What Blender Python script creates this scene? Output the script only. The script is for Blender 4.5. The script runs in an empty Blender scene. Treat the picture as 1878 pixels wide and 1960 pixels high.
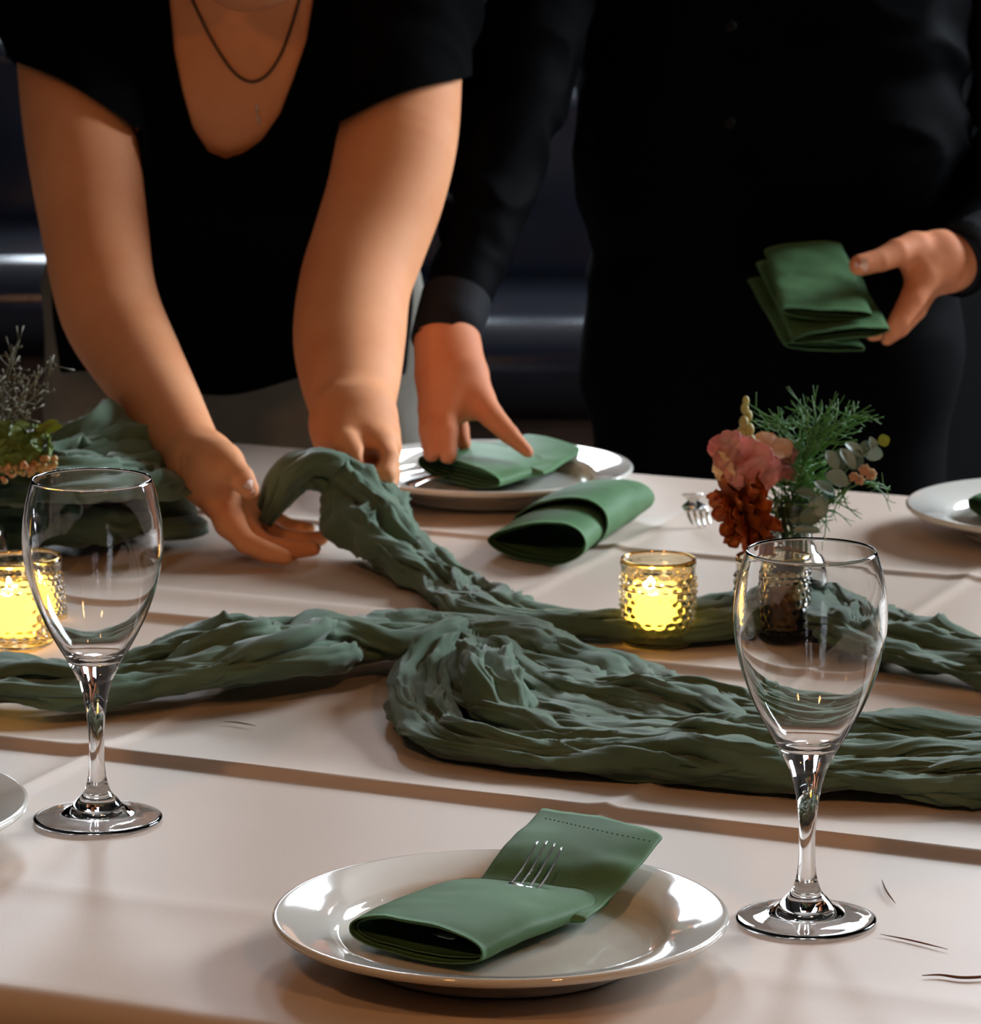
import bpy, bmesh, math, random
import numpy as np
from mathutils import Vector, Matrix

# ------------------------------------------------------------------ camera, world, light, exposure
SC = bpy.context.scene
COL = SC.collection
TZ = 0.75                     # table top height
CZ = TZ + 0.69                # lens height
FPX = 8000.0                  # focal length in pixels of the 1878 x 1960 frame
PITCH = math.atan(1580 / FPX)

cam_d = bpy.data.cameras.new('camera')
cam_d.sensor_fit = 'HORIZONTAL'
cam_d.sensor_width = 36.0
cam_d.lens = FPX / 1878 * 36.0
cam_d.clip_start = 0.05
cam_d.dof.use_dof = True
cam_d.dof.focus_distance = 2.42
cam_d.dof.aperture_fstop = 25.0
cam = bpy.data.objects.new('camera', cam_d)
cam.location = (0, 0, CZ)
cam.rotation_euler = (math.pi / 2 - PITCH, 0, 0)
COL.objects.link(cam)
SC.camera = cam

SC.view_settings.view_transform = 'Standard'
SC.view_settings.look = 'None'
SC.view_settings.gamma = 1.0
SC.view_settings.use_curve_mapping = False
SC.view_settings.exposure = 1.27
SC.cycles.max_bounces = 8
SC.cycles.diffuse_bounces = 3
SC.cycles.glossy_bounces = 4
SC.cycles.transmission_bounces = 8
SC.cycles.adaptive_threshold = 0.04
SC.cycles.adaptive_min_samples = 16

W = bpy.data.worlds.new('daylight')
SC.world = W
W.use_nodes = True
W.node_tree.nodes['Background'].inputs[0].default_value = (0.75, 0.86, 1.0, 1)
W.node_tree.nodes['Background'].inputs[1].default_value = 0.6


def area_light(name, loc, aim, sx, sy, watts, color):
    d = bpy.data.lights.new(name, 'AREA')
    d.shape = 'RECTANGLE'
    d.size, d.size_y = sx, sy
    d.energy = watts
    d.color = color
    o = bpy.data.objects.new(name, d)
    o.location = loc
    o.rotation_euler = (Vector(aim) - Vector(loc)).to_track_quat('-Z', 'Y').to_euler()
    COL.objects.link(o)
    return o


# daylight entering through the two tall back windows and the right hand window
DAY = (0.80, 0.90, 1.0)
area_light('daylight_back_window_a', (-0.6, 8.62, 3.15), (-0.6, 0, 3.15), 0.8, 2.3, 95, DAY)
area_light('daylight_back_window_b', (0.95, 8.62, 3.15), (0.95, 0, 3.15), 1.1, 2.3, 130, DAY)
area_light('daylight_side_window', (3.32, 5.3, 2.45), (0, 5.3, 2.45), 2.2, 1.7, 215, DAY)

# ------------------------------------------------------------------ measuring helpers (real world positions)
def rayd(px, py):
    X = (px - 939) / FPX
    Y = -(py - 980) / FPX
    return np.array([X, math.cos(PITCH) + Y * math.sin(PITCH), -math.sin(PITCH) + Y * math.cos(PITCH)])


def P(px, py, y):
    """point seen at px,py standing y metres in front of the lens"""
    d = rayd(px, py)
    return np.array([0, 0, CZ]) + d * (y / d[1])


def G(px, py, h=0.0):
    """point seen at px,py lying h metres above the table"""
    d = rayd(px, py)
    return np.array([0, 0, CZ]) + d * ((TZ + h - CZ) / d[2])


def proj(V):
    V = np.asarray(V, float)
    c, s = math.cos(PITCH), math.sin(PITCH)
    dz = V[:, 2] - CZ
    f = V[:, 1] * c - dz * s
    up = V[:, 1] * s + dz * c
    return 939 + FPX * V[:, 0] / f, 980 - FPX * up / f


def pxm(y):
    return y / FPX * 1.015


# ------------------------------------------------------------------ mesh helpers
def new_obj(name, me, mat=None, parent=None):
    o = bpy.data.objects.new(name, me)
    COL.objects.link(o)
    if mat is not None and me is not None and not me.materials:
        me.materials.append(mat)
    if parent is not None:
        o.parent = parent
        o.matrix_parent_inverse = Matrix.Identity(4)
    return o


def mesh(name, V, F, mat=None, parent=None, smooth=True, origin=None):
    V = np.asarray(V, float)
    if parent is not None:
        V = V - world_loc(parent)
    elif origin is not None:
        V = V - np.asarray(origin)
    me = bpy.data.meshes.new(name)
    F = F.tolist() if isinstance(F, np.ndarray) else F
    me.from_pydata(V.tolist(), [], F)
    if smooth:
        me.polygons.foreach_set('use_smooth', [True] * len(me.polygons))
    me.update()
    o = new_obj(name, me, mat, parent)
    if parent is None and origin is not None:
        o.location = origin
    return o


def world_loc(o):
    l = np.zeros(3)
    while o is not None:
        l = l + np.array(o.location)
        o = o.parent
    return l


def empty(name, loc):
    o = bpy.data.objects.new(name, None)
    o.location = loc
    o.empty_display_size = 0.03
    COL.objects.link(o)
    return o


def tag(o, label, cat, group=None, kind=None):
    o['label'] = label
    o['category'] = cat
    if group:
        o['group'] = group
    if kind:
        o['kind'] = kind
    return o


def struct(o):
    o['kind'] = 'structure'
    return o


def grid_faces(nu, nv, wu=False, wv=False, off=0):
    iu = np.arange(nu if wu else nu - 1)
    iv = np.arange(nv if wv else nv - 1)
    a, b = np.meshgrid(iu, iv, indexing='ij')
    a2, b2 = (a + 1) % nu, (b + 1) % nv
    return (off + np.stack([a * nv + b, a2 * nv + b, a2 * nv + b2, a * nv + b2], -1).reshape(-1, 4))


class MB:
    """collects pieces of ONE part"""
    def __init__(self):
        self.V, self.F, self.n = [], [], 0

    def add(self, V, F):
        V = np.asarray(V, float)
        F = F.tolist() if isinstance(F, np.ndarray) else F
        self.F += [[i + self.n for i in f] for f in F]
        self.V.append(V)
        self.n += len(V)
        return self

    def build(self, name, mat, parent=None, smooth=True, origin=None):
        return mesh(name, np.concatenate(self.V), self.F, mat, parent, smooth, origin)


def box(c, s, rz=0.0):
    c, s = np.array(c, float), np.array(s, float) / 2
    V = np.array([[x, y, z] for x in (-1, 1) for y in (-1, 1) for z in (-1, 1)], float) * s
    if rz:
        R = np.array([[math.cos(rz), -math.sin(rz), 0], [math.sin(rz), math.cos(rz), 0], [0, 0, 1]])
        V = V @ R.T
    F = [[0, 1, 3, 2], [4, 6, 7, 5], [0, 4, 5, 1], [2, 3, 7, 6], [0, 2, 6, 4], [1, 5, 7, 3]]
    return V + c, F


def rbox(name, c, s, bev, mat, parent=None, rz=0.0, seg=3, origin=None):
    V, F = box(c, s, rz)
    o = mesh(name, V, F, mat, parent, True, origin)
    b = bmesh.new()
    b.from_mesh(o.data)
    bmesh.ops.bevel(b, geom=b.edges[:] + b.verts[:], offset=bev, segments=seg, profile=0.5, affect='EDGES')
    for f in b.faces:
        f.smooth = True
    b.to_mesh(o.data)
    b.free()
    return o


def lathe(prof, n=64, closed=False):
    """profile [(r,z)..] round the z axis"""
    pr = np.array(prof, float)
    a = np.linspace(0, 2 * math.pi, n, endpoint=False)
    V = np.stack([pr[:, 0][:, None] * np.cos(a), pr[:, 0][:, None] * np.sin(a), np.repeat(pr[:, 1][:, None], n, 1)], -1)
    F = grid_faces(len(pr), n, closed, True)[:, ::-1]
    return V.reshape(-1, 3), F


def cr(pts, ds=None, n=None, extra=None):
    """Catmull-Rom through pts (any dimension), resampled evenly over the first three columns"""
    p = np.array(pts, float)
    q = np.vstack([2 * p[0] - p[1], p, 2 * p[-1] - p[-2]])
    out = []
    for i in range(len(p) - 1):
        t = np.linspace(0, 1, 24, endpoint=False)[:, None]
        a, b, c, d = q[i], q[i + 1], q[i + 2], q[i + 3]
        out.append(0.5 * (2 * b + (c - a) * t + (2 * a - 5 * b + 4 * c - d) * t ** 2 + (3 * b - a - 3 * c + d) * t ** 3))
    out.append(p[-1:])
    o = np.vstack(out)
    L = np.concatenate([[0], np.cumsum(np.linalg.norm(np.diff(o[:, :3], axis=0), axis=1))])
    if n is None:
        n = max(4, int(L[-1] / ds) + 1)
    s = np.linspace(0, L[-1], n)
    return np.stack([np.interp(s, L, o[:, k]) for k in range(o.shape[1])], -1)


def norm(v):
    return v / np.maximum(np.linalg.norm(v, axis=-1, keepdims=True), 1e-12)


def frames(path, up=(0, 0, 1)):
    T = norm(np.gradient(path, axis=0))
    S = np.cross(T, np.array(up, float))
    bad = np.linalg.norm(S, axis=1) < 0.05
    S[bad] = np.cross(T[bad], (0, 1, 0))
    S = norm(S)
    return T, S, np.cross(S, T)


def tube(path, rad, n=8, up=(0, 0, 1), cap=True, flat=1.0):
    path = np.array(path, float)
    rad = np.broadcast_to(np.array(rad, float), (len(path),))
    T, S, U = frames(path, up)
    a = np.linspace(0, 2 * math.pi, n, endpoint=False)
    V = path[:, None] + rad[:, None, None] * (np.cos(a)[None, :, None] * S[:, None] + flat * np.sin(a)[None, :, None] * U[:, None])
    F = grid_faces(len(path), n, False, True).tolist()
    if cap:
        F.append(list(range(n)))
        F.append([(len(path) - 1) * n + i for i in range(n)][::-1])
    return V.reshape(-1, 3), F


def ball(c, r, nu=8, nv=12, scale=(1, 1, 1)):
    t = np.linspace(0, math.pi, nu)
    V, F = lathe(np.stack([np.sin(t), -np.cos(t)], -1), nv)
    return V * r * np.array(scale) + np.array(c), F


# ------------------------------------------------------------------ vector noise
_rng = np.random.RandomState(7)
_perm = np.tile(_rng.permutation(256), 3)
_grad = norm(_rng.normal(size=(256, 3)))


def pn(p, seed=0):
    p = np.asarray(p, float) + seed * 17.31
    i = np.floor(p).astype(int)
    f = p - i
    u = f * f * f * (f * (f * 6 - 15) + 10)
    i &= 255
    r = 0
    for dx in (0, 1):
        wx = u[..., 0] if dx else 1 - u[..., 0]
        for dy in (0, 1):
            wy = u[..., 1] if dy else 1 - u[..., 1]
            for dz in (0, 1):
                wz = u[..., 2] if dz else 1 - u[..., 2]
                h = _perm[_perm[_perm[(i[..., 0] + dx) & 255] + ((i[..., 1] + dy) & 255)] + ((i[..., 2] + dz) & 255)]
                g = _grad[h]
                r = r + wx * wy * wz * (g[..., 0] * (f[..., 0] - dx) + g[..., 1] * (f[..., 1] - dy) + g[..., 2] * (f[..., 2] - dz))
    return r * 1.6


def n1(x, seed):
    x = np.asarray(x, float)
    return pn(np.stack([x, np.full_like(x, seed * 3.7 + .5), np.full_like(x, .3)], -1))


# ------------------------------------------------------------------ materials (all procedural)
def mat(name, base, rough=0.5, var=0.0, vscale=8.0, bump=0.0, bscale=200.0, stretch=None, metal=0.0, spec=0.5, sheen=0.0,
        sss=0.0, coat=0.0, trans=0.0, ior=1.5, emit=None, estr=0.0, base2=None, translucent=0.0, aniso=None, distort=0.0):
    m = bpy.data.materials.new(name)
    m.use_nodes = True
    nt = m.node_tree
    b = nt.nodes['Principled BSDF']
    I = b.inputs
    I['Base Color'].default_value = (*base, 1)
    I['Roughness'].default_value = rough
    I['Metallic'].default_value = metal
    I['Specular IOR Level'].default_value = spec
    I['IOR'].default_value = ior
    I['Transmission Weight'].default_value = trans
    I['Coat Weight'].default_value = coat
    I['Coat Roughness'].default_value = 0.05
    if sheen:
        I['Sheen Weight'].default_value = sheen
        I['Sheen Roughness'].default_value = 0.4
    if sss:
        I['Subsurface Weight'].default_value = sss
        I['Subsurface Radius'].default_value = (1.0, 0.35, 0.18)
        I['Subsurface Scale'].default_value = 0.006
    if emit:
        I['Emission Color'].default_value = (*emit, 1)
        I['Emission Strength'].default_value = estr
    tc = nt.nodes.new('ShaderNodeTexCoord')
    vec = tc.outputs['Object']
    if stretch:
        mp = nt.nodes.new('ShaderNodeMapping')
        mp.inputs['Scale'].default_value = stretch
        nt.links.new(vec, mp.inputs[0])
        vec = mp.outputs[0]
    if var or base2:
        no = nt.nodes.new('ShaderNodeTexNoise')
        no.inputs['Scale'].default_value = vscale
        no.inputs['Detail'].default_value = 4
        no.inputs['Distortion'].default_value = distort
        nt.links.new(vec, no.inputs['Vector'])
        ra = nt.nodes.new('ShaderNodeValToRGB')
        ra.color_ramp.elements[0].position = 0.32
        ra.color_ramp.elements[1].position = 0.68
        lo = base2 if base2 else tuple(max(0, c * (1 - var)) for c in base)
        hi = base if base2 else tuple(min(1, c * (1 + var)) for c in base)
        ra.color_ramp.elements[0].color = (*lo, 1)
        ra.color_ramp.elements[1].color = (*hi, 1)
        nt.links.new(no.outputs['Fac'], ra.inputs[0])
        nt.links.new(ra.outputs[0], I['Base Color'])
    if bump:
        nb = nt.nodes.new('ShaderNodeTexNoise')
        nb.inputs['Scale'].default_value = bscale
        nb.inputs['Detail'].default_value = 5
        nt.links.new(vec, nb.inputs['Vector'])
        bp = nt.nodes.new('ShaderNodeBump')
        bp.inputs['Strength'].default_value = bump
        bp.inputs['Distance'].default_value = 0.002
        nt.links.new(nb.outputs['Fac'], bp.inputs['Height'])
        nt.links.new(bp.outputs[0], I['Normal'])
    if translucent:
        tr = nt.nodes.new('ShaderNodeBsdfTranslucent')
        tr.inputs[0].default_value = (*[min(1, c * 1.6) for c in base], 1)
        mx = nt.nodes.new('ShaderNodeMixShader')
        mx.inputs[0].default_value = translucent
        nt.links.new(b.outputs[0], mx.inputs[1])
        nt.links.new(tr.outputs[0], mx.inputs[2])
        nt.links.new(mx.outputs[0], nt.nodes['Material Output'].inputs[0])
    return m


M = {}
M['cloth'] = mat('beige satin tablecloth', (0.66, 0.535, 0.44), 0.5, var=0.03, vscale=5, bump=0.06, bscale=900, sheen=0.1, spec=0.25)
M['gauze'] = mat('green crinkled gauze', (0.135, 0.205, 0.14), 0.85, base2=(0.075, 0.13, 0.082), vscale=14, bump=0.12, bscale=1400,
                 sheen=0.3, translucent=0.05, spec=0.2, distort=0.6)
M['napkin'] = mat('green polyester napkin', (0.085, 0.18, 0.08), 0.6, var=0.10, vscale=20, bump=0.12, bscale=1500, spec=0.14)
M['hem'] = mat('dark green thread', (0.045, 0.09, 0.036), 0.7, var=0.1)
M['china'] = mat('glazed white china', (0.80, 0.78, 0.71), 0.07, var=0.015, vscale=3, coat=0.6, spec=0.6)
M['steel'] = mat('polished cutlery steel', (0.72, 0.70, 0.68), 0.14, metal=1.0, var=0.04, vscale=30)
M['glass'] = mat('clear crystal', (1, 1, 1), 0.0, trans=1.0, ior=1.5)
M['vase_glass'] = mat('bottle glass', (0.96, 0.98, 0.97), 0.0, trans=1.0, ior=1.48)
M['amber'] = mat('amber pressed glass', (1.0, 0.88, 0.64), 0.01, trans=1.0, ior=1.45, bump=0.15, bscale=120)
M['gilt'] = mat('gilded glass rim', (0.85, 0.55, 0.16), 0.12, metal=1.0, var=0.1, vscale=60)
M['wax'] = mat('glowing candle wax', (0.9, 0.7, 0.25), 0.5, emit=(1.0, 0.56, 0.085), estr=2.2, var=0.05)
M['flame'] = mat('candle flame', (1, 0.9, 0.6), 0.5, emit=(1.0, 0.82, 0.45), estr=14.0, var=0.02)
M['skin_a'] = mat('fair warm skin', (0.80, 0.375, 0.19), 0.62, base2=(0.74, 0.31, 0.145), vscale=18, bump=0.08, bscale=500, spec=0.12)
M['skin_b'] = mat('ruddy skin', (0.70, 0.285, 0.145), 0.6, base2=(0.62, 0.215, 0.10), vscale=22, bump=0.08, bscale=500, spec=0.15)
M['nail'] = mat('finger nail', (0.85, 0.60, 0.52), 0.3, var=0.05, vscale=40)
M['black_knit'] = mat('black jersey', (0.0012, 0.0012, 0.0015), 0.9, var=0.1, bump=0.2, bscale=900, spec=0.03)
M['black_shirt'] = mat('black shirt cotton', (0.0014, 0.0015, 0.002), 0.7, var=0.1, bump=0.15, bscale=900, spec=0.02)
M['cuff'] = mat('black cuff cotton painted as lit', (0.012, 0.012, 0.015), 0.75, var=0.1, bump=0.2, bscale=900, spec=0.1)  # same black shirt cotton, with window light on the cuffs put into its colour
M['black_twill'] = mat('black trousers twill', (0.0012, 0.0012, 0.0016), 0.8, var=0.1, bump=0.2, bscale=800, spec=0.03)
M['khaki'] = mat('grey khaki twill', (0.16, 0.14, 0.11), 0.9, var=0.1, vscale=30, bump=0.25, bscale=700)
M['chain'] = mat('oxidised dark chain', (0.05, 0.04, 0.035), 0.35, metal=0.8, var=0.1)
M['silver'] = mat('silver pendant', (0.85, 0.83, 0.8), 0.4, metal=0.9, var=0.05)
M['hair_brown'] = mat('brown hair', (0.06, 0.03, 0.015), 0.5, var=0.3, vscale=60, stretch=(8, 8, 1), bump=0.4, bscale=80)
M['hair_dark'] = mat('dark hair', (0.02, 0.013, 0.01), 0.5, var=0.3, vscale=60, stretch=(8, 8, 1), bump=0.4, bscale=80)
M['eye'] = mat('eye', (0.8, 0.8, 0.78), 0.1, var=0.02)
M['iris'] = mat('brown iris', (0.03, 0.016, 0.008), 0.15, var=0.1)
M['lip'] = mat('lips', (0.45, 0.16, 0.13), 0.4, var=0.05)
M['leather'] = mat('black leather', (0.004, 0.005, 0.009), 0.2, var=0.15, vscale=12, bump=0.05, bscale=160, spec=0.5)
M['dark_wood'] = mat('dark stained wood', (0.045, 0.022, 0.012), 0.4, base2=(0.02, 0.01, 0.006), vscale=6, stretch=(1, 12, 12), bump=0.1, bscale=60)
M['wall'] = mat('dark painted wall', (0.008, 0.0078, 0.008), 0.85, var=0.1, vscale=3, bump=0.1, bscale=60, spec=0.08)
M['ceiling'] = mat('dim ceiling plaster', (0.16, 0.14, 0.12), 0.9, var=0.06, vscale=3)
M['floor'] = mat('dark floorboards', (0.05, 0.032, 0.022), 0.45, base2=(0.03, 0.018, 0.012), vscale=5, stretch=(10, 1, 1), bump=0.1, bscale=40)
M['ledge'] = mat('pale painted ledge', (0.62, 0.62, 0.64), 0.5, var=0.04)
M['frame_wood'] = mat('window frame paint', (0.5, 0.48, 0.45), 0.5, var=0.05)
M['bulb'] = mat('warm lamp bulb', (1, 0.85, 0.6), 0.4, emit=(1.0, 0.62, 0.28), estr=25.0, var=0.02)
M['button'] = mat('black button', (0.006, 0.006, 0.006), 0.6, var=0.1, spec=0.05)
M['black_metal'] = mat('black lamp metal', (0.02, 0.02, 0.02), 0.4, metal=0.6, var=0.1)
M['thread'] = mat('loose brown thread', (0.16, 0.07, 0.035), 0.8, var=0.15)
M['stem'] = mat('green stem', (0.10, 0.20, 0.045), 0.5, var=0.2, vscale=60, translucent=0.1)
M['frond'] = mat('feathery green foliage', (0.16, 0.36, 0.09), 0.5, base2=(0.10, 0.25, 0.08), vscale=50, translucent=0.25)
M['frond_grey'] = mat('dry olive grass', (0.12, 0.11, 0.06), 0.6, var=0.25, vscale=60)
M['euca'] = mat('grey green eucalyptus leaf', (0.42, 0.54, 0.49), 0.45, base2=(0.27, 0.38, 0.33), vscale=45, translucent=0.15)
M['euca_dark'] = mat('dark eucalyptus leaf', (0.17, 0.26, 0.21), 0.5, var=0.15, vscale=45, translucent=0.15)
M['euca_tip'] = mat('yellow green leaf', (0.32, 0.36, 0.06), 0.45, var=0.12, vscale=60, translucent=0.3)
M['pink'] = mat('pink snapdragon petal', (0.80, 0.27, 0.27), 0.5, base2=(0.86, 0.50, 0.42), vscale=45, translucent=0.25, sheen=0.2)
M['pink_pale'] = mat('pale pink petal', (0.80, 0.42, 0.42), 0.5, var=0.1, vscale=50, translucent=0.3)
M['peach'] = mat('peach petal', (0.82, 0.55, 0.36), 0.5, base2=(0.78, 0.45, 0.34), vscale=50, translucent=0.3)
M['bud'] = mat('pale yellow bud', (0.55, 0.50, 0.20), 0.5, var=0.15, vscale=60, translucent=0.2)
M['rust'] = mat('rust orange petal', (0.55, 0.15, 0.018), 0.55, base2=(0.36, 0.06, 0.01), vscale=60, translucent=0.25)
M['lime'] = mat('lime green leaf', (0.20, 0.27, 0.05), 0.5, base2=(0.11, 0.18, 0.03), vscale=45, translucent=0.25, bump=0.5, bscale=90)
M['berry'] = mat('orange berry', (0.55, 0.24, 0.10), 0.4, base2=(0.42, 0.33, 0.10), vscale=90)
# ------------------------------------------------------------------ the room
XL, XR, YN, YF, ZC = -4.2, 3.2, -3.0, 8.5, 4.6
struct(mesh('floor', *box(((XL + XR) / 2, (YN + YF) / 2, -0.05), (XR - XL + 0.4, YF - YN + 0.4, 0.1)), M['floor'], smooth=False))
struct(mesh('ceiling', *box(((XL + XR) / 2, (YN + YF) / 2, ZC + 0.05), (XR - XL + 0.4, YF - YN + 0.4, 0.1)), M['ceiling'], smooth=False))


def wall_with_holes(name, axis, at, a0, a1, holes, z1):
    """axis 'x': wall runs along x at y=at; axis 'y': runs along y at x=at"""
    b = MB()
    def slab(p0, p1, z0, zz):
        if p1 - p0 < 1e-4 or zz - z0 < 1e-4:
            return
        c, s = (p0 + p1) / 2, p1 - p0
        if axis == 'x':
            b.add(*box((c, at, (z0 + zz) / 2), (s, 0.2, zz - z0)))
        else:
            b.add(*box((at, c, (z0 + zz) / 2), (0.2, s, zz - z0)))
    cur = a0
    for h0, h1, hz0, hz1 in sorted(holes):
        slab(cur, h0, 0, z1)
        slab(h0, h1, 0, hz0)
        slab(h0, h1, hz1, z1)
        cur = h1
    slab(cur, a1, 0, z1)
    return struct(b.build(name, M['wall'], smooth=False))


wall_with_holes('wall_back', 'x', YF + 0.1, XL, XR, [(-1.0, -0.2, 2.0, 4.3), (0.4, 1.5, 2.0, 4.3)], ZC)
wall_with_holes('wall_right', 'y', XR + 0.1, YN, YF, [(4.2, 6.4, 1.6, 3.3)], ZC)
wall_with_holes('wall_left', 'y', XL - 0.1, YN, YF, [], ZC)
wall_with_holes('wall_front', 'x', YN - 0.1, XL, XR, [], ZC)


def pane_mat():
    m = bpy.data.materials.new('window pane')
    m.use_nodes = True
    nt = m.node_tree
    b = nt.nodes['Principled BSDF']
    b.inputs['Roughness'].default_value = 0.02
    b.inputs['Base Color'].default_value = (0.8, 0.85, 0.9, 1)
    t = nt.nodes.new('ShaderNodeBsdfTransparent')
    x = nt.nodes.new('ShaderNodeMixShader')
    x.inputs[0].default_value = 0.06
    nt.links.new(t.outputs[0], x.inputs[1])
    nt.links.new(b.outputs[0], x.inputs[2])
    nt.links.new(x.outputs[0], nt.nodes['Material Output'].inputs[0])
    return m


M['pane'] = pane_mat()


def window(n, axis, at, a0, a1, z0, z1, nx, nz):
    root = struct(empty('window_%d' % n, ((a0 + a1) / 2, at, z0) if axis == 'x' else (at, (a0 + a1) / 2, z0)))
    def bar(p0, p1, q0, q1, name, t=0.06, m='frame_wood'):
        c = (p0 + p1) / 2
        if axis == 'x':
            mesh(name, *box((c, at, (q0 + q1) / 2), (p1 - p0, t, q1 - q0)), M[m], root, smooth=False)
        else:
            mesh(name, *box((at, c, (q0 + q1) / 2), (t, p1 - p0, q1 - q0)), M[m], root, smooth=False)
    w = 0.05
    bar(a0, a1, z0, z0 + w, 'window_sill', 0.12)
    bar(a0, a1, z1 - w, z1, 'window_head')
    bar(a0, a0 + w, z0 + w, z1 - w, 'window_jamb')
    bar(a1 - w, a1, z0 + w, z1 - w, 'window_jamb')
    for i in range(1, nx):
        x = a0 + (a1 - a0) * i / nx
        bar(x - 0.018, x + 0.018, z0 + w, z1 - w, 'mullion', 0.04)
    for i in range(1, nz):
        z = z0 + (z1 - z0) * i / nz
        bar(a0 + w, a1 - w, z - 0.018, z + 0.018, 'glazing_bar', 0.03)
    for i in range(nx):
        for k in range(nz):
            bar(a0 + (a1 - a0) * i / nx + 0.02, a0 + (a1 - a0) * (i + 1) / nx - 0.02, z0 + (z1 - z0) * k / nz + 0.02,
                z0 + (z1 - z0) * (k + 1) / nz - 0.02, 'pane', 0.006, 'pane')


window(1, 'x', YF + 0.05, -1.0, -0.2, 2.0, 4.3, 2, 4)
window(2, 'x', YF + 0.05, 0.4, 1.5, 2.0, 4.3, 2, 4)
window(3, 'y', XR + 0.05, 4.2, 6.4, 1.6, 3.3, 3, 2)

# pale ledge that runs along the back of the seating
LED_Y = 7.46
struct(rbox('trim_1', ((XL + XR) / 2, LED_Y + 0.10, 0.835), (XR - XL - 0.02, 0.24, 0.05), 0.008, M['ledge']))
struct(mesh('wall_ledge', *box(((XL + XR) / 2, LED_Y + 0.12, 0.40), (XR - XL - 0.02, 0.16, 0.80)), M['wall'], smooth=False))

# long upholstered benches under the ledge
def bench(x0, x1, yf, label, zseat=0.46):
    r = empty('upholstered_bench', ((x0 + x1) / 2, yf + 0.3, 0))
    n = max(1, round((x1 - x0) / 0.8))
    w = (x1 - x0) / n
    for i in range(n):
        c = x0 + w * (i + 0.5)
        rbox('seat_cushion', (c, yf + 0.30, zseat - 0.085), (w - 0.012, 0.60, 0.17), 0.08, M['leather'], r, seg=5)
        rbox('back_cushion', (c, yf + 0.62, zseat + 0.14), (w - 0.012, 0.13, 0.34), 0.04, M['leather'], r, seg=5)
    mesh('base', *box(((x0 + x1) / 2, yf + 0.34, (zseat - 0.17) / 2), (x1 - x0 - 0.02, 0.56, zseat - 0.17)), M['dark_wood'], r, smooth=False)
    tag(r, label, 'bench')
    return r


bench(-2.9, -0.55, 6.72, 'black leather bench at far left with a bright window gleam on its seat', 0.53)
bench(-0.45, 0.66, 6.58, 'dark leather bench glimpsed between the two people', 0.45)

# pendant lamps over the near half of the room, out of the frame
def pendant(x, y, z, watts, label):
    r = empty('pendant_lamp', (x, y, z))
    mesh('cord', *tube([(x, y, z + 0.2), (x, y, ZC)], 0.004, 6), M['black_metal'], r)
    V, F = lathe([(0.02, 0.20), (0.03, 0.19), (0.05, 0.16), (0.12, 0.06), (0.15, 0.0), (0.147, 0.0), (0.117, 0.06), (0.048, 0.155), (0.02, 0.18)], 40)
    mesh('lamp_shade', V + np.array([x, y, z]), F, M['black_metal'], r)
    V, F = ball((x, y, z + 0.05), 0.032)
    mesh('bulb', V, F, M['bulb'], r)
    d = bpy.data.lights.new('bulb_light', 'POINT')
    d.energy = watts
    d.color = (1.0, 0.47, 0.19)
    d.shadow_soft_size = 0.09
    o = bpy.data.objects.new('bulb_light', d)
    o.location = (0, 0, -0.06)
    COL.objects.link(o)
    o.parent = r
    tag(r, label, 'lamp')


pendant(-0.75, 0.9, 2.45, 10, 'black pendant lamp hanging near the camera on the left')
pendant(0.95, 0.7, 2.45, 10, 'black pendant lamp hanging near the camera on the right')
# ------------------------------------------------------------------ table and cloth
YAW = math.radians(-23.5)
UA = np.array([math.cos(YAW), math.sin(YAW), 0])
VA = np.array([-math.sin(YAW), math.cos(YAW), 0])
U0, U1, V0, V1 = -2.15, 0.05, 1.885, 3.405


def uv(p):
    p = np.asarray(p)
    return p[..., 0] * UA[0] + p[..., 1] * UA[1], p[..., 0] * VA[0] + p[..., 1] * VA[1]


def crease(d, h, wn, wf):
    return h * np.where(d < 0, np.clip(1 + d / wn, 0, 1) ** 1.5, np.clip(1 - d / wf, 0, 1) ** 2)


def cloth_h(u, v):
    z = np.full(np.broadcast(u, v).shape, 0.0015)
    z = z + crease(v - 2.333 - 0.004 * np.sin(u * 3), 0.0068, 0.009, 0.07)
    z = z + crease(v - 2.712, 0.006, 0.012, 0.06)
    z = z + crease(v - 2.80, 0.0055, 0.035, 0.03) * np.clip((-1.18 - u) / 0.12, 0, 1)
    z = z + crease(v - 3.092, 0.0035, 0.006, 0.04)
    z = z + crease(v - 2.055, 0.0016, 0.03, 0.04)
    for u0, lo, hi, s in ((-1.298, 1.9, 2.72, 1), (-1.232, 2.70, 3.41, 1), (-0.935, 1.9, 3.41, 1), (-1.60, 1.9, 3.41, 1)):
        m = np.clip((v - lo) / 0.05, 0, 1) * np.clip((hi - v) / 0.05, 0, 1)
        z = z + m * crease(u - u0, 0.0026, 0.018, 0.010)
    q = np.stack(np.broadcast_arrays(u * 3.2, v * 5.5, 0.0 * u), -1)
    z = z + 0.0011 * pn(q, 3) + 0.0006 * pn(q * 2.6, 5)
    return np.maximum(z, 0.0005)


def zt(p):
    u, v = uv(np.asarray(p))
    return TZ + float(cloth_h(np.array([u]), np.array([v]))[0])


def spacing(a, b, coarse, fine, marks, w):
    out = [a]
    while out[-1] < b:
        s = fine if any(abs(out[-1] - m) < w for m in marks) else coarse
        out.append(min(b, out[-1] + s))
    return np.array(out)


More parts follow.
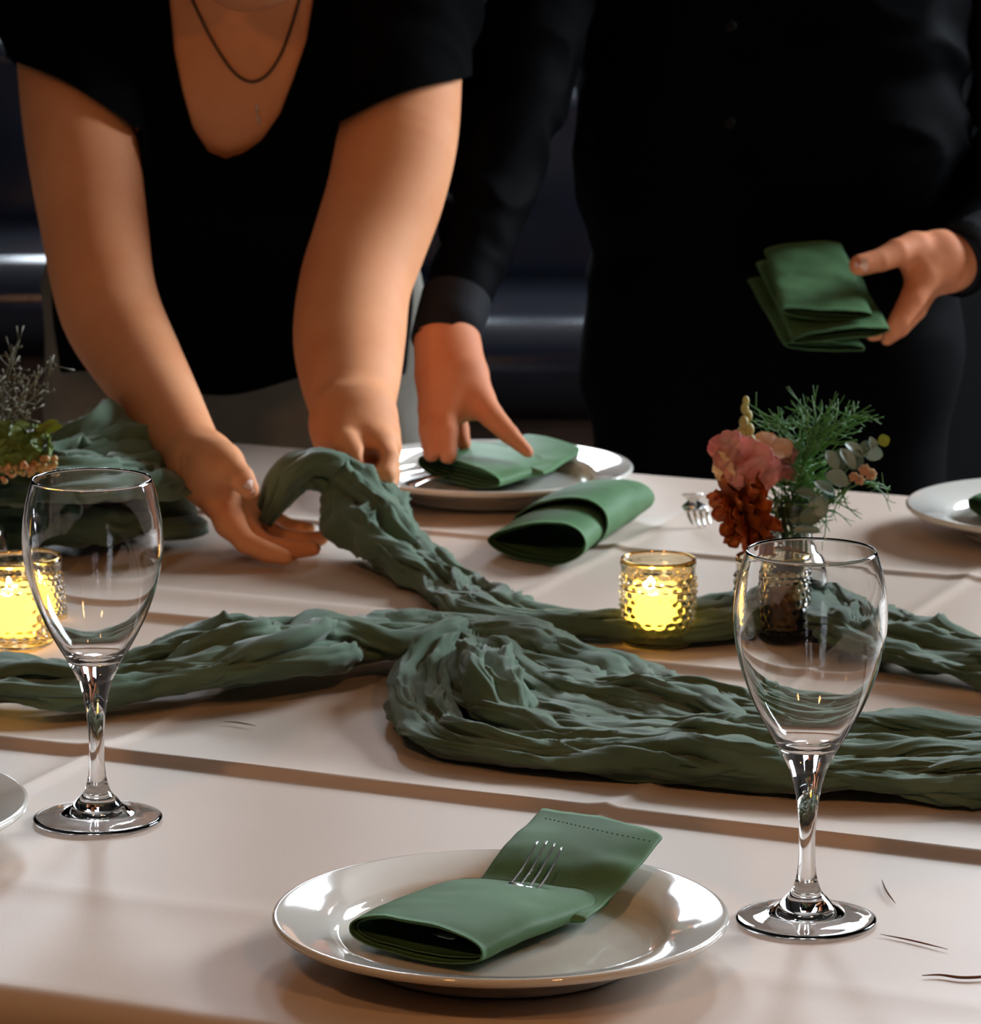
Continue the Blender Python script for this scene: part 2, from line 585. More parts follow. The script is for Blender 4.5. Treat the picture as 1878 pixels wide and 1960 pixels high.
OH = 0.34
us = np.concatenate([np.linspace(U0 - OH, U0, 22)[:-1], spacing(U0, U1, 0.011, 0.004, (-1.298, -1.232, -0.935, -1.6), 0.022), np.linspace(U1, U1 + OH, 22)[1:]])
vs = np.concatenate([np.linspace(V0 - OH, V0 - 0.03, 20)[:-1], np.linspace(V0 - 0.03, V0, 8)[:-1],
                     spacing(V0, V1, 0.009, 0.0022, (2.333, 2.712, 3.092), 0.018), np.linspace(V1, V1 + 0.03, 8)[1:], np.linspace(V1 + 0.03, V1 + OH, 20)[1:]])
uu, vv = np.meshgrid(us, vs, indexing='ij')
uc, vc = np.clip(uu, U0, U1), np.clip(vv, V0, V1)


def bend(e, R=0.016):
    a = np.clip(e / R, 0, math.pi / 2)
    down = R * (1 - np.cos(a)) + np.maximum(0, e - R * math.pi / 2)
    return R * np.sin(a), down


ou, du = bend(np.abs(uu - uc))
ov, dv = bend(np.abs(vv - vc))
wave = 0.030 * np.minimum(1, (du + dv) / 0.15) * (0.5 + 0.5 * np.sin(uu * 19 + 1.3 * np.sin(uu * 7) + vv * 17))
U = uc + np.sign(uu - uc) * (ou + np.where(du > dv, wave, 0))
V_ = vc + np.sign(vv - vc) * (ov + np.where(dv >= du, wave, 0))
Z = TZ + cloth_h(uc, vc) - np.maximum(du, dv)
cv = U[..., None] * UA + V_[..., None] * VA
cv[..., 2] = Z
tc_o = (UA * (U0 + U1) / 2 + VA * (V0 + V1) / 2)
cl = mesh('tablecloth', cv.reshape(-1, 3), grid_faces(len(us), len(vs)), M['cloth'], origin=(tc_o[0], tc_o[1], TZ))
tag(cl, 'beige satin tablecloth with pressed fold creases covering the whole table', 'tablecloth')

tb = empty('dining_table', (tc_o[0], tc_o[1], 0))
V, F = box((tc_o[0], tc_o[1], TZ - 0.018), (U1 - U0 - 0.012, V1 - V0 - 0.012, 0.034), YAW)
mesh('table_top', V, F, M['dark_wood'], tb, smooth=False)
for a in (U0 + 0.12, U1 - 0.12):
    for b in (V0 + 0.12, V1 - 0.12):
        c = UA * a + VA * b
        V, F = box((c[0], c[1], (TZ - 0.035) / 2), (0.06, 0.06, TZ - 0.035), YAW)
        mesh('leg', V, F, M['dark_wood'], tb, smooth=False)
tag(tb, 'long dining table hidden under the beige cloth', 'table')

# ------------------------------------------------------------------ plates
PLATE = [(0.0, 0.004), (0.070, 0.004), (0.074, 0.0), (0.080, 0.0), (0.083, 0.004), (0.094, 0.0105), (0.110, 0.0165), (0.127, 0.0215),
         (0.1298, 0.0232), (0.1305, 0.0252), (0.1296, 0.0268), (0.1275, 0.0272), (0.112, 0.0235), (0.100, 0.0195), (0.0955, 0.0165),
         (0.0925, 0.0125), (0.088, 0.0098), (0.080, 0.0085), (0.0, 0.0085)]
PLATE_ME = None


def plate(x, y, label):
    global PLATE_ME
    z = zt((x, y, 0)) + 0.0015
    if PLATE_ME is None:
        pr = cr([(r, h, 0) for r, h in PLATE[1:-1]], n=110)[:, :2]
        pr = np.vstack([[0.0, 0.004], pr, [0.0, 0.0085]]) * np.array([0.964, 0.93])
        V, F = lathe(pr, 128)
        o = mesh('dinner_plate', V, F, M['china'])
        PLATE_ME = o.data
    else:
        o = new_obj('dinner_plate', PLATE_ME)
    o.location = (x, y, z)
    return tag(o, label, 'plate', 'white dinner plates on the table')


PL_N = tuple(G(958, 1752, 0.0265)[:2])
PL_F = (-0.002, 3.56)
PL_R = (0.469, 3.385)
PL_L = (G(52, 1538, 0.0285)[0] - 0.1255, G(52, 1538, 0.0285)[1])
plate(*PL_N, 'white china plate in front holding a folded green napkin with fork')
plate(*PL_F, 'white plate at far side under the napkin being pressed by a hand')
plate(*PL_R, 'white plate cut off by right edge behind the flowers')
plate(*PL_L, 'white plate at left edge of which only the rim shows')

# ------------------------------------------------------------------ wine glasses
S_ = 0.000307
gp_out = [(0.0, 0.0052), (0.010, 0.0048), (0.020, 0.0032), (0.030, 0.0014), (0.0375, 0.0002), (0.0390, 0.0), (0.0402, 0.0008), (0.0399, 0.0018), (0.037, 0.0026), (0.030, 0.0038), (0.022, 0.0058), (0.0165, 0.0086),
          (0.0125, 0.0130), (0.0088, 0.0172), (0.0066, 0.0230), (0.0052, 0.031), (0.0047, 0.042), (0.0049, 0.054), (0.0058, 0.066), (0.0074, 0.0765), (0.0098, 0.0860),
          (0.0130, 0.0935), (0.0172, 0.1015), (0.0240, 0.1130), (0.0312, 0.1270), (0.0374, 0.1430), (0.0415, 0.1590), (0.0431, 0.1730), (0.0424, 0.1890), (0.0396, 0.2040), (0.0364, 0.2143)]
gp_in = [(0.0359, 0.2146), (0.0355, 0.2142), (0.0386, 0.2040), (0.0413, 0.1890), (0.0419, 0.1730), (0.0403, 0.1590), (0.0361, 0.1430), (0.0299, 0.1275), (0.0228, 0.1150),
         (0.0160, 0.1060), (0.0090, 0.1022), (0.0, 0.1012)]
GL_ME = None


def wineglass(x, y, label):
    global GL_ME
    z = zt((x, y, 0)) + 0.0012
    if GL_ME is None:
        a = cr([(r, h, 0) for r, h in gp_out], n=170)[:, :2]
        b = cr([(r, h, 0) for r, h in gp_in], n=110)[:, :2]
        pr = np.vstack([a, b])
        pr[:, 0] = np.maximum(pr[:, 0], 0)
        V, F = lathe(pr, 96)
        o = mesh('wine_glass', V, F, M['glass'])
        GL_ME = o.data
    else:
        o = new_obj('wine_glass', GL_ME)
    o.location = (x, y, z)
    return tag(o, label, 'wine glass', 'empty wine glasses')


wineglass(0.179, 2.282, 'empty stemmed wine glass at right beside the front plate')
wineglass(-0.243, 2.501, 'empty stemmed wine glass at left in front of the green heap')

# ------------------------------------------------------------------ tea light holders and candles
def votive(px, py, label, lit, clabel, seed=0):
    g = G(px, py)
    x, y = g[0], g[1]
    z = zt((x, y, 0)) + 0.0012
    r = empty('candle_holder', (x, y, z))
    nz, na = 96, 160
    hh = np.linspace(0.004, 0.0615, nz)
    a = np.linspace(0, 2 * math.pi, na, endpoint=False)
    H, A = np.meshgrid(hh, a, indexing='ij')
    rows = np.floor(H / 0.0052)
    ph = np.abs(((A * 20 / (2 * math.pi) + 0.5 * rows) % 1) - 0.5) * 2
    pv = np.abs(((H / 0.0052) % 1) - 0.5) * 2
    kn = np.clip(1 - np.sqrt(ph ** 2 + pv ** 2), 0, 1)
    band = np.clip((0.0535 - H) / 0.002, 0, 1) * np.clip((H - 0.005) / 0.003, 0, 1)
    nse = pn(np.stack([np.cos(A) * 5, np.sin(A) * 5, H * 150], -1), seed)
    R = 0.0272 + band * (0.0022 * kn + 0.0006 * nse) + 0.0008 * np.clip((H - 0.056) / 0.004, 0, 1)
    Vo = np.stack([R * np.cos(A), R * np.sin(A), H], -1).reshape(-1, 3)
    b = MB()
    b.add(Vo, grid_faces(nz, na, False, True)[:, ::-1])
    # lip, inside wall and floor share the ring of the outside wall
    lip = [(0.0275, 0.0628), (0.0262, 0.0636), (0.0250, 0.0628), (0.0243, 0.0600), (0.0238, 0.040), (0.0236, 0.012), (0.0225, 0.0088), (0.0, 0.0082)]
    pts = np.array(lip)
    Vi = np.stack([pts[:, 0][:, None] * np.cos(a), pts[:, 0][:, None] * np.sin(a), np.repeat(pts[:, 1][:, None], na, 1)], -1).reshape(-1, 3)
    bot = np.array([(0.0255, 0.0008), (0.020, 0.0), (0.0, 0.001)])
    Vb = np.stack([bot[:, 0][:, None] * np.cos(a), bot[:, 0][:, None] * np.sin(a), np.repeat(bot[:, 1][:, None], na, 1)], -1).reshape(-1, 3)
    V = np.concatenate([Vo, Vi, Vb])
    F = [grid_faces(nz, na, False, True)[:, ::-1], grid_faces(len(lip), na, False, True, len(Vo))[:, ::-1],
         grid_faces(3, na, False, True, len(Vo) + len(Vi))]
    i = np.arange(na)
    j = (i + 1) % na
    t0 = (nz - 1) * na
    l0 = len(Vo)
    F.append(np.stack([t0 + i, t0 + j, l0 + j, l0 + i], -1))
    b0 = len(Vo) + len(Vi)
    F.append(np.stack([b0 + i, b0 + j, j, i], -1))
    mesh('glass_cup', V + np.array([x, y, z]), np.concatenate(F), M['amber'], r)
    tt = np.linspace(0, 2 * math.pi, 97)
    V, F = tube(np.stack([0.0266 * np.cos(tt), 0.0266 * np.sin(tt), np.full(97, 0.0632)], -1) + np.array([x, y, z]), 0.00095, 8, cap=False)
    mesh('gilt_rim', V, F, M['gilt'], r)
    tag(r, label, 'candle holder', 'amber candle holders')
    # candle
    cz = z + 0.0088
    cx = x - (0.0035 if lit else 0)
    wx = M['wax'] if lit else M['wax_cold']
    c = empty('candle', (cx, y, cz))
    V, F = lathe([(0.0, 0.0), (0.0175, 0.0), (0.0185, 0.001), (0.0187, 0.026), (0.0184, 0.0295), (0.0176, 0.0305), (0.0168, 0.0296), (0.014, 0.0282), (0.0, 0.0275)], 48)
    mesh('wax_body', V + np.array([cx, y, cz]), F, wx, c)
    mesh('wick', *tube(np.array([(0, 0, 0.0272), (0.0003, 0, 0.031), (0.0, 0, 0.033)]) + np.array([cx, y, cz]), 0.0007, 6), M['hair_dark'], c)
    if lit:
        V, F = lathe([(0.0, 0.0300), (0.0022, 0.0312), (0.0030, 0.0335), (0.0024, 0.0365), (0.0011, 0.0395), (0.0, 0.0415)], 16)
        mesh('flame', V + np.array([cx - 0.002, y, cz]), F, M['flame'], c)
    tag(c, clabel, 'candle', 'small pillar candles')


M['wax_cold'] = mat('unlit ivory wax', (0.5, 0.36, 0.2), 0.5, var=0.05)
votive(1259, 1237, 'amber pressed glass candle holder standing between the runner strands', True, 'glowing yellow candle in the central amber holder', 1)
votive(34, 1240, 'gold rimmed glass candle holder half cut off at left edge', True, 'glowing candle inside the holder at left edge', 2)
votive(1478, 1232, 'amber candle holder seen through the right wine glass', False, 'unlit candle in the holder behind the right wine glass', 3)
# ------------------------------------------------------------------ napkins
def sgnpow(x, e):
    return np.sign(x) * np.abs(x) ** e


def section(Lp, Rp, h, n, e=0.85, skew=0.0, up=(0, 0, 1), inset=0.0, e2=0.8):
    up = np.array(up, float)
    a = np.linspace(0, 2 * math.pi, n, endpoint=False)
    c = (Lp + Rp) / 2
    hv = (Rp - Lp) / 2
    w = np.linalg.norm(hv)
    hd = hv / w
    cx, sz = sgnpow(np.cos(a), e), sgnpow(np.sin(a), e2)
    he = h * (1 + skew * cx)
    zz = he / 2 + (he / 2 - inset) * sz
    return c + cx[:, None] * (w - inset) * hd + zz[:, None] * up


def flat_tube(b, secs, thick=0.0011, n=56, nt=26, e=0.85, skew=0.0, up=(0, 0, 1), closed=False, layers=0, seed=0, crump=0.0012, e2=0.8):
    """folded cloth: a flattened tube through sections (L, R, h)"""
    rows = np.array([np.concatenate([l, r, [h]]) for l, r, h in secs], float)
    rows = cr(rows, n=nt) if len(rows) > 2 else np.array([rows[0] * (1 - t) + rows[-1] * t for t in np.linspace(0, 1, nt)])
    def shell(ins):
        V = np.stack([section(r[:3], r[3:6], r[6], n, e, skew, up, ins, e2) for r in rows])
        q = V.reshape(-1, 3)
        return (q + crump * pn(q * 28, seed)[:, None] * np.array(up) + 0.5 * crump * pn(q * 60, seed + 4)[:, None] * np.array(up)).reshape(V.shape)
    if closed:
        V = shell(0)
        c0, c1 = V[0].mean(0), V[-1].mean(0)
        F = grid_faces(nt, n, False, True).tolist()
        F += [[i, (i + 1) % n, nt * n] for i in range(n)]
        F += [[(nt - 1) * n + (i + 1) % n, (nt - 1) * n + i, nt * n + 1] for i in range(n)]
        b.add(np.vstack([V.reshape(-1, 3), c0, c1]), F)
        return
    for k in range(layers + 1):
        i0 = k * thick * 2.3
        A, B = shell(i0), shell(i0 + thick)
        if k:
            A, B = A[k:], B[k:]
        m = len(A)
        V = np.concatenate([A.reshape(-1, 3), B.reshape(-1, 3)])
        F = [grid_faces(m, n, False, True), grid_faces(m, n, False, True, m * n)[:, ::-1]]
        i = np.arange(n)
        j = (i + 1) % n
        F.append(np.stack([i, j, m * n + j, m * n + i], -1)[:, ::-1])
        t = (m - 1) * n
        F.append(np.stack([t + i, t + j, m * n + t + j, m * n + t + i], -1))
        b.add(V, np.concatenate(F))


def stitches(path, mat_, parent, r=0.00035, dash=0.0022, gap=0.0016):
    p = cr(path, ds=0.0005)
    b = MB()
    k, a, g = 0, int(dash / 0.0005), int(gap / 0.0005)
    while k + a < len(p):
        b.add(*tube(p[k:k + a:2], r, 5))
        k += a + g
    return b.build('hem_stitching', mat_, parent)


# front napkin, a pocket fold with a raised flap
NB = MB()
bz = 0.0145
flat_tube(NB, [(G(668, 1812, bz), G(925, 1862, bz), 0.0215), (G(770, 1760, bz), G(1045, 1808, bz), 0.0205), (G(868, 1716, bz), G(1166, 1752, bz), 0.0145)],
          layers=1, seed=1, e=0.95, e2=0.8)
flap = [(G(840, 1745, .019), G(1120, 1772, .019), .005), (G(905, 1706, .021), G(1164, 1736, .021), .005), (G(965, 1632, .034), G(1215, 1676, .033), .006),
        (G(1034, 1562, .0405), G(1268, 1614, .041), .007)]
flat_tube(NB, flap, closed=True, seed=2, e=0.5, crump=0.0016, n=64, nt=40)
nap = NB.build('folded_napkin', M['napkin'], origin=G(918, 1752, bz))
stitches([G(1044, 1566, .049), G(1150, 1590, .0505), G(1255, 1612, .0495)], M['hem'], nap)
tag(nap, 'pocket folded green napkin lying on the front plate', 'napkin', 'folded green napkins')

# napkin on the far plate, under the hand
NB = MB()
bz = 0.0155
flat_tube(NB, [(G(800, 908, bz), G(958, 944, bz), 0.0205), (G(850, 890, bz), G(1012, 928, bz), 0.0195), (G(900, 872, bz), G(1064, 914, bz), 0.0165)], layers=6, seed=3, skew=-0.1)
flat_tube(NB, [(G(880, 880, .023), G(1040, 918, .020), .008), (G(950, 858, .025), G(1085, 892, .021), .009), (G(1002, 846, .026), G(1114, 872, .021), .009)], closed=True, seed=5, e=0.6)
nap = NB.build('folded_napkin', M['napkin'], origin=G(930, 908, bz))
tag(nap, 'folded green napkin on the far plate with a hand resting on it', 'napkin', 'folded green napkins')

# napkin lying on the cloth behind the central candle
NB = MB()
flat_tube(NB, [(G(933, 1062, .003), G(1122, 1092, .003), 0.033), (G(1000, 1018, .003), G(1178, 1044, .003), 0.033), (G(1060, 980, .003), G(1222, 1002, .003), 0.028)], layers=1, seed=7, skew=0.30, e=1.0, e2=1.0)
flat_tube(NB, [(G(982, 1034, .002), G(1164, 1068, .002), 0.043), (G(1030, 1004, .002), G(1212, 1032, .002), 0.041), (G(1070, 980, .002), G(1250, 1000, .002), 0.032),
               (G(1085, 968, .006), G(1252, 985, .008), 0.022)], layers=0, seed=8, skew=0.28, thick=0.0018, e=1.0, e2=1.0)
nap = NB.build('folded_napkin', M['napkin'], origin=G(1080, 1030, 0))
tag(nap, 'folded green napkin lying on the cloth behind the central candle', 'napkin', 'folded green napkins')

# dark napkin on the plate cut off at the right
NB = MB()
flat_tube(NB, [(G(1852, 985, .0155), G(1990, 1030, .0155), 0.020), (G(1930, 950, .0155), G(2060, 990, .0155), 0.018)], layers=3, seed=9)
nap = NB.build('folded_napkin', M['napkin'], origin=G(1950, 990, .0155))
tag(nap, 'dark folded napkin on the plate at right edge', 'napkin', 'folded green napkins')

# bundle of napkins carried in the hand
HN = [([(P(1494, 608, 3.79), P(1668, 616, 3.79), .013), (P(1478, 545, 3.87), P(1640, 548, 3.87), .013), (P(1462, 490, 3.95), P(1610, 478, 3.95), .012)],
       'uppermost green napkin of the bundle held in a hand'),
      ([(P(1515, 662, 3.78), P(1702, 640, 3.78), .012), (P(1480, 585, 3.87), P(1668, 580, 3.87), .012), (P(1446, 515, 3.95), P(1630, 510, 3.95), .012)],
       'middle green napkin of the bundle gripped by the fingers'),
      ([(P(1500, 668, 3.80), P(1655, 676, 3.80), .010), (P(1462, 604, 3.88), P(1610, 606, 3.88), .010), (P(1430, 545, 3.96), P(1580, 540, 3.96), .010)],
       'lowest green napkin of the bundle drooping under the others')]
for k, (secs, lab) in enumerate(HN):
    NB = MB()
    flat_tube(NB, secs, layers=3, seed=11 + k, up=norm(np.array([0.05, -0.45, 0.88])), crump=0.0025)
    tag(NB.build('folded_napkin', M['napkin'], origin=secs[1][0]), lab, 'napkin', 'folded green napkins')

# ------------------------------------------------------------------ forks
def fork(tail, neck, base, tips, side, label, w_base=0.0215, r=0.00105):
    """tail -> neck -> base of tines -> mid of the tips"""
    root = empty('dinner_fork', tail)
    tail, neck, base, tips = map(np.array, (tail, neck, base, tips))
    s = norm(np.array(side, float))
    d = norm(tips - base)
    up = norm(np.cross(s, d))
    if up[2] < 0:
        up = -up
    p = cr([tail, tail * .6 + neck * .4 + up * .002, neck], n=30)
    wd = np.interp(np.linspace(0, 1, 30), [0, .05, .3, .8, 1], [.006, .0095, .007, .0032, .003])
    def ribbon(path, width, th):
        T = norm(np.gradient(path, axis=0))
        n = len(path)
        V = np.concatenate([path + s * width[:, None] + up * th, path - s * width[:, None] + up * th, path - s * width[:, None] - up * th, path + s * width[:, None] - up * th])
        V = V.reshape(4, n, 3).transpose(1, 0, 2).reshape(-1, 3)
        return V, grid_faces(n, 4, False, True).tolist() + [[0, 1, 2, 3], [(n - 1) * 4 + i for i in (3, 2, 1, 0)]]
    mesh('handle', *ribbon(p, wd, 0.0011), M['steel'], root)
    q = cr([neck - d * 0.004, neck * .5 + base * .5 - up * .0035, base + d * 0.003], n=16)
    wq = np.interp(np.linspace(0, 1, 16), [0, .25, .6, 1], [.003, .005, .0105, w_base / 2])
    mesh('head', *ribbon(q, wq, 0.0008), M['steel'], root)
    for i in range(4):
        o = (i - 1.5) / 3 * (w_base - 2 * r)
        t = cr([base + s * o, base * .5 + tips * .5 + s * o * 0.98 - up * .0016, tips + s * o * 0.93 + d * (0.0018 if i in (1, 2) else 0)], n=14)
        V, F = tube(t, np.linspace(r, r * .55, 14), 8, up=up, flat=0.8)
        mesh('tine', V, F, M['steel'], root)
    tag(root, label, 'fork', 'dinner forks')


fork(G(845, 1795, .021), G(940, 1740, .024), G(1000, 1703, .0285), G(1052, 1616, .0455), G(1078, 1622, .044) - G(1022, 1609, .044),
     'fork tucked in the front napkin with four tines showing', w_base=0.0215)
fork(G(780, 930, .019), G(880, 905, .020), G(925, 895, .021), G(980, 878, .022), (0.4, -0.9, 0), 'silver fork whose handle end shows under the far plate napkin')
# fork lying on the cloth left of the flowers
fork(G(1325, 945, .030), G(1328, 962, .022), G(1332, 972, .017), G(1343, 1004, .004), (1, 0.1, 0), 'small gleaming fork lying on the bare cloth left of the flowers', w_base=0.0195, r=0.0018)

# ------------------------------------------------------------------ gathered gauze runners
def strand(b, pts, npl, seed, floor=True, ds=0.0036, amp=1.0, nphi=24):
    """pts: rows (x, y, z, width, height); a gathered bundle of npl pleats"""
    R = cr(pts, ds=ds)
    path, wid, hei = R[:, :3], R[:, 3], R[:, 4]
    T, S, Up = frames(path)
    s = np.arange(len(path)) * ds
    L = s[-1]
    endt = np.clip(np.minimum(s, L - s) / 0.02, 0.25, 1) ** 0.5
    phi = np.linspace(0, 2 * math.pi, nphi, endpoint=False)
    for i in range(npl):
        sd = seed * 13.7 + i * 2.31
        base = ((i + 0.5) / npl - 0.5) * 1.8
        a = np.clip(base + 0.8 * n1(s * 7, sd) + 0.3 * n1(s * 19, sd + .4), -0.95, 0.95)
        env = np.sqrt(1 - a * a)
        bz = (env * (0.15 + 0.75 * n1(s * 8, sd + .9) + 0.25 * n1(s * 21, sd + 1.3)))
        rr = (0.60 / math.sqrt(npl) + 0.09 * n1(s * 11, sd + 2.2)) * 1.5
        rw = wid * 0.5 * rr * endt
        rh = hei * 0.5 * (rr * 1.1) * endt
        c = path + S * (a * wid * 0.42)[:, None] + Up * (bz * hei * 0.45)[:, None]
        tw = sd * 2.0 + 3.0 * n1(s * 4, sd + 3.1) + 1.2 * n1(s * 13, sd + 3.7)
        asp = 1.0 + 0.45 * n1(s * 9, sd + 4.4) + 0.25
        C, Sn = np.cos(phi)[None, :], np.sin(phi)[None, :]
        q = np.stack([s[:, None] * 13 + 0 * C, C * 1.5 + 0 * s[:, None], Sn * 1.5 + 0 * s[:, None]], -1)
        warp = 0.55 * pn(q * np.array([1.4, 0.7, 0.7]) + 9, int(sd) % 50)
        q1 = q + warp[..., None]
        rid = 1 - np.abs(pn(q1, int(sd) % 40 + 1)) * 3.0
        rid2 = 1 - np.abs(pn(q1 * np.array([1.9, 2.1, 2.1]), int(sd) % 40 + 3)) * 3.0
        fin = pn(q1 * np.array([4.0, 5.0, 5.0]), int(sd) % 30)
        dsp = 1 + amp * (0.26 * rid + 0.15 * rid2 + 0.05 * fin - 0.10)
        ca, sa = np.cos(tw)[:, None], np.sin(tw)[:, None]
        ea, eb = C * asp[:, None] * dsp, Sn * dsp * 0.72
        V = c[:, None] + S[:, None] * ((ca * ea - sa * eb) * rw[:, None])[..., None] + Up[:, None] * ((sa * ea + ca * eb) * rh[:, None])[..., None]
        F = grid_faces(len(path), nphi, False, True).tolist()
        F.append(list(range(nphi)))
        F.append([(len(path) - 1) * nphi + k for k in range(nphi)][::-1])
        V = V.reshape(-1, 3)
        if floor:
            lo = TZ + 0.004 + 0.002 * pn(V * 40, 2)
            V[:, 2] = np.where(V[:, 2] < lo, lo, V[:, 2])
        b.add(V, F)


def onT(px, py, w, h, lift=0.0):
    g = G(px, py, h * 0.45 + lift)
    return [g[0], g[1], g[2], w, h]


# front runner
RB = MB()
strand(RB, [onT(-420, 1345, .08, .044), onT(-280, 1332, .085, .046), onT(-150, 1320, .085, .048), onT(-30, 1314, .085, .046), onT(110, 1318, .080, .044), onT(250, 1302, .075, .044), onT(380, 1270, .095, .058), onT(500, 1250, .110, .066),
            onT(620, 1232, .100, .058), onT(740, 1222, .095, .055), onT(850, 1212, .095, .052), onT(950, 1236, .095, .048), onT(1060, 1278, .085, .042), onT(1180, 1318, .085, .040),
            onT(1300, 1352, .085, .042), onT(1420, 1386, .090, .040), onT(1560, 1400, .090, .036), onT(1700, 1404, .090, .034), onT(1850, 1410, .10, .034), onT(2020, 1420, .10, .034), onT(2220, 1436, .10, .034), onT(2420, 1460, .09, .032)], 11, 1)
strand(RB, [onT(880, 1222, .045, .050), onT(845, 1262, .045, .048), onT(812, 1310, .042, .040), onT(815, 1362, .042, .034), onT(865, 1408, .046, .032), onT(960, 1430, .050, .032),
            onT(1080, 1440, .052, .033), onT(1200, 1452, .055, .034), onT(1330, 1462, .060, .036), onT(1460, 1474, .062, .036), onT(1600, 1486, .062, .034), onT(1760, 1490, .065, .032),
            onT(2020, 1500, .065, .032), onT(2200, 1508, .065, .032), onT(2400, 1520, .06, .03)], 8, 2)
strand(RB, [onT(905, 1270, .06, .045), onT(960, 1330, .09, .036), onT(1060, 1376, .10, .034), onT(1180, 1402, .10, .034), onT(1320, 1420, .10, .038), onT(1460, 1436, .09, .036),
            onT(1620, 1444, .09, .034), onT(1800, 1450, .09, .034), onT(2020, 1460, .09, .034), onT(2220, 1474, .09, .034), onT(2410, 1490, .08, .03)], 10, 3)
strand(RB, [onT(925, 1245, .040, .050, .012), onT(920, 1295, .050, .048, .008), onT(945, 1340, .050, .042, .004), onT(985, 1380, .045, .034)], 5, 5)
rb = RB.build('gauze_runner', M['gauze'], origin=G(950, 1350))
tag(rb, 'crumpled green gauze runner snaking across the cloth with a doubled-back loop', 'table runner', 'green gauze runners')

# runner being laid out, held up by the hands at its left end
def inA(px, py, y, w, h):
    g = P(px, py, y)
    return [g[0], g[1], g[2], w, h]


RA = MB()
strand(RA, [inA(505, 1000, 3.315, .034, .030), inA(528, 962, 3.318, .042, .040), inA(556, 922, 3.322, .056, .056), inA(602, 908, 3.328, .070, .070), inA(652, 940, 3.325, .078, .076), inA(698, 994, 3.295, .080, .074), inA(748, 1048, 3.255, .078, .070), inA(806, 1100, 3.20, .074, .060),
            inA(860, 1136, 3.155, .062, .046), onT(940, 1165, .060, .036), onT(1040, 1184, .060, .034), onT(1150, 1190, .062, .034), onT(1280, 1190, .065, .034), onT(1390, 1178, .065, .034),
            onT(1460, 1156, .060, .036), onT(1550, 1154, .060, .038), onT(1640, 1190, .075, .044), onT(1720, 1226, .080, .046), onT(1810, 1252, .075, .040), onT(1920, 1284, .075, .036), onT(2030, 1310, .075, .036), onT(2180, 1340, .075, .036), onT(2340, 1352, .07, .034)], 10, 6)
ra = RA.build('gauze_runner', M['gauze'], origin=G(940, 1165))
tag(ra, 'green gauze runner lifted by two hands and trailing behind the central candle', 'table runner', 'green gauze runners')

# heap of gauze still bunched at the left
RC = MB()
strand(RC, [onT(-140, 985, .12, .055), onT(-20, 995, .12, .06), onT(120, 1000, .12, .06), onT(230, 1005, .10, .05), onT(310, 1003, .07, .045), onT(355, 998, .045, .035)], 9, 8)
strand(RC, [onT(-140, 930, .14, .06, .03), onT(0, 930, .14, .07, .03), onT(140, 925, .14, .075, .035), onT(240, 922, .12, .06, .03), onT(308, 932, .08, .05, .015)], 9, 9)
strand(RC, [onT(80, 880, .08, .05, .05), onT(150, 850, .11, .06, .055), onT(230, 838, .11, .06, .055), onT(280, 862, .09, .05, .045), onT(315, 885, .07, .05, .03)], 8, 10)
rc = RC.build('gauze_runner', M['gauze'], origin=G(200, 1000))
tag(rc, 'dark green gauze heap bunched on the cloth behind the left wine glass', 'table runner', 'green gauze runners')

# ------------------------------------------------------------------ loose threads on the cloth
def thread(pts, r, label):
    p = cr([G(x, y, .0035) for x, y in pts], n=24)
    rad = np.sin(np.linspace(0.08, math.pi - .08, 24)) * r + r * .25
    V, F = tube(p, rad, 6)
    tag(mesh('loose_thread', V, F, M['thread'], origin=p[0]), label, 'thread', 'loose threads on the cloth')


thread([(1765, 1867), (1800, 1866), (1840, 1871), (1885, 1869), (1930, 1860)], 0.0007, 'brown thread lying on the cloth at lower right')
thread([(428, 1381), (455, 1383), (490, 1389)], 0.0004, 'short brown thread on the cloth below the runner')
thread([(1688, 1684), (1697, 1705), (1714, 1729)], 0.0005, 'faint brown thread to the right of the right glass stem')
thread([(1685, 1788), (1745, 1800), (1815, 1817)], 0.0004, 'thin thread beside the foot of the right glass')
# ------------------------------------------------------------------ bud vases
def vase(x, y, label, s=1.0):
    z = zt((x, y, 0)) + 0.0015
    outer = [(0.0, 0.0012), (0.022, 0.0006), (0.0265, 0.0022), (0.0288, 0.008), (0.0292, 0.022), (0.0285, 0.036), (0.0255, 0.047), (0.0195, 0.056), (0.0150, 0.064), (0.0142, 0.074),
             (0.0146, 0.086), (0.0152, 0.093), (0.0158, 0.0965)]
    inner = [(0.0148, 0.0976), (0.0138, 0.0965), (0.0128, 0.086), (0.0124, 0.074), (0.0132, 0.064), (0.0178, 0.0545), (0.0238, 0.046), (0.0266, 0.036), (0.0272, 0.022), (0.0262, 0.009), (0.0225, 0.0055), (0.0, 0.0052)]
    a = cr([(r, h, 0) for r, h in outer], n=80)[:, :2]
    b = cr([(r, h, 0) for r, h in inner], n=70)[:, :2]
    pr = np.vstack([a, b]) * s
    pr[:, 0] = np.maximum(pr[:, 0], 0)
    V, F = lathe(pr, 72)
    o = mesh('bud_vase', V, F, M['vase_glass'])
    o.location = (x, y, z)
    tag(o, label, 'vase', 'clear glass bud vases')
    return np.array([x, y, z])


VR = G(1516, 1206)
VRP = vase(VR[0], VR[1], 'clear glass bud vase with a garden posy behind the right wine glass')
VL = G(-52, 1140)
VLP = vase(VL[0], VL[1], 'clear glass bud vase cut off at left edge')
YV = VRP[1]


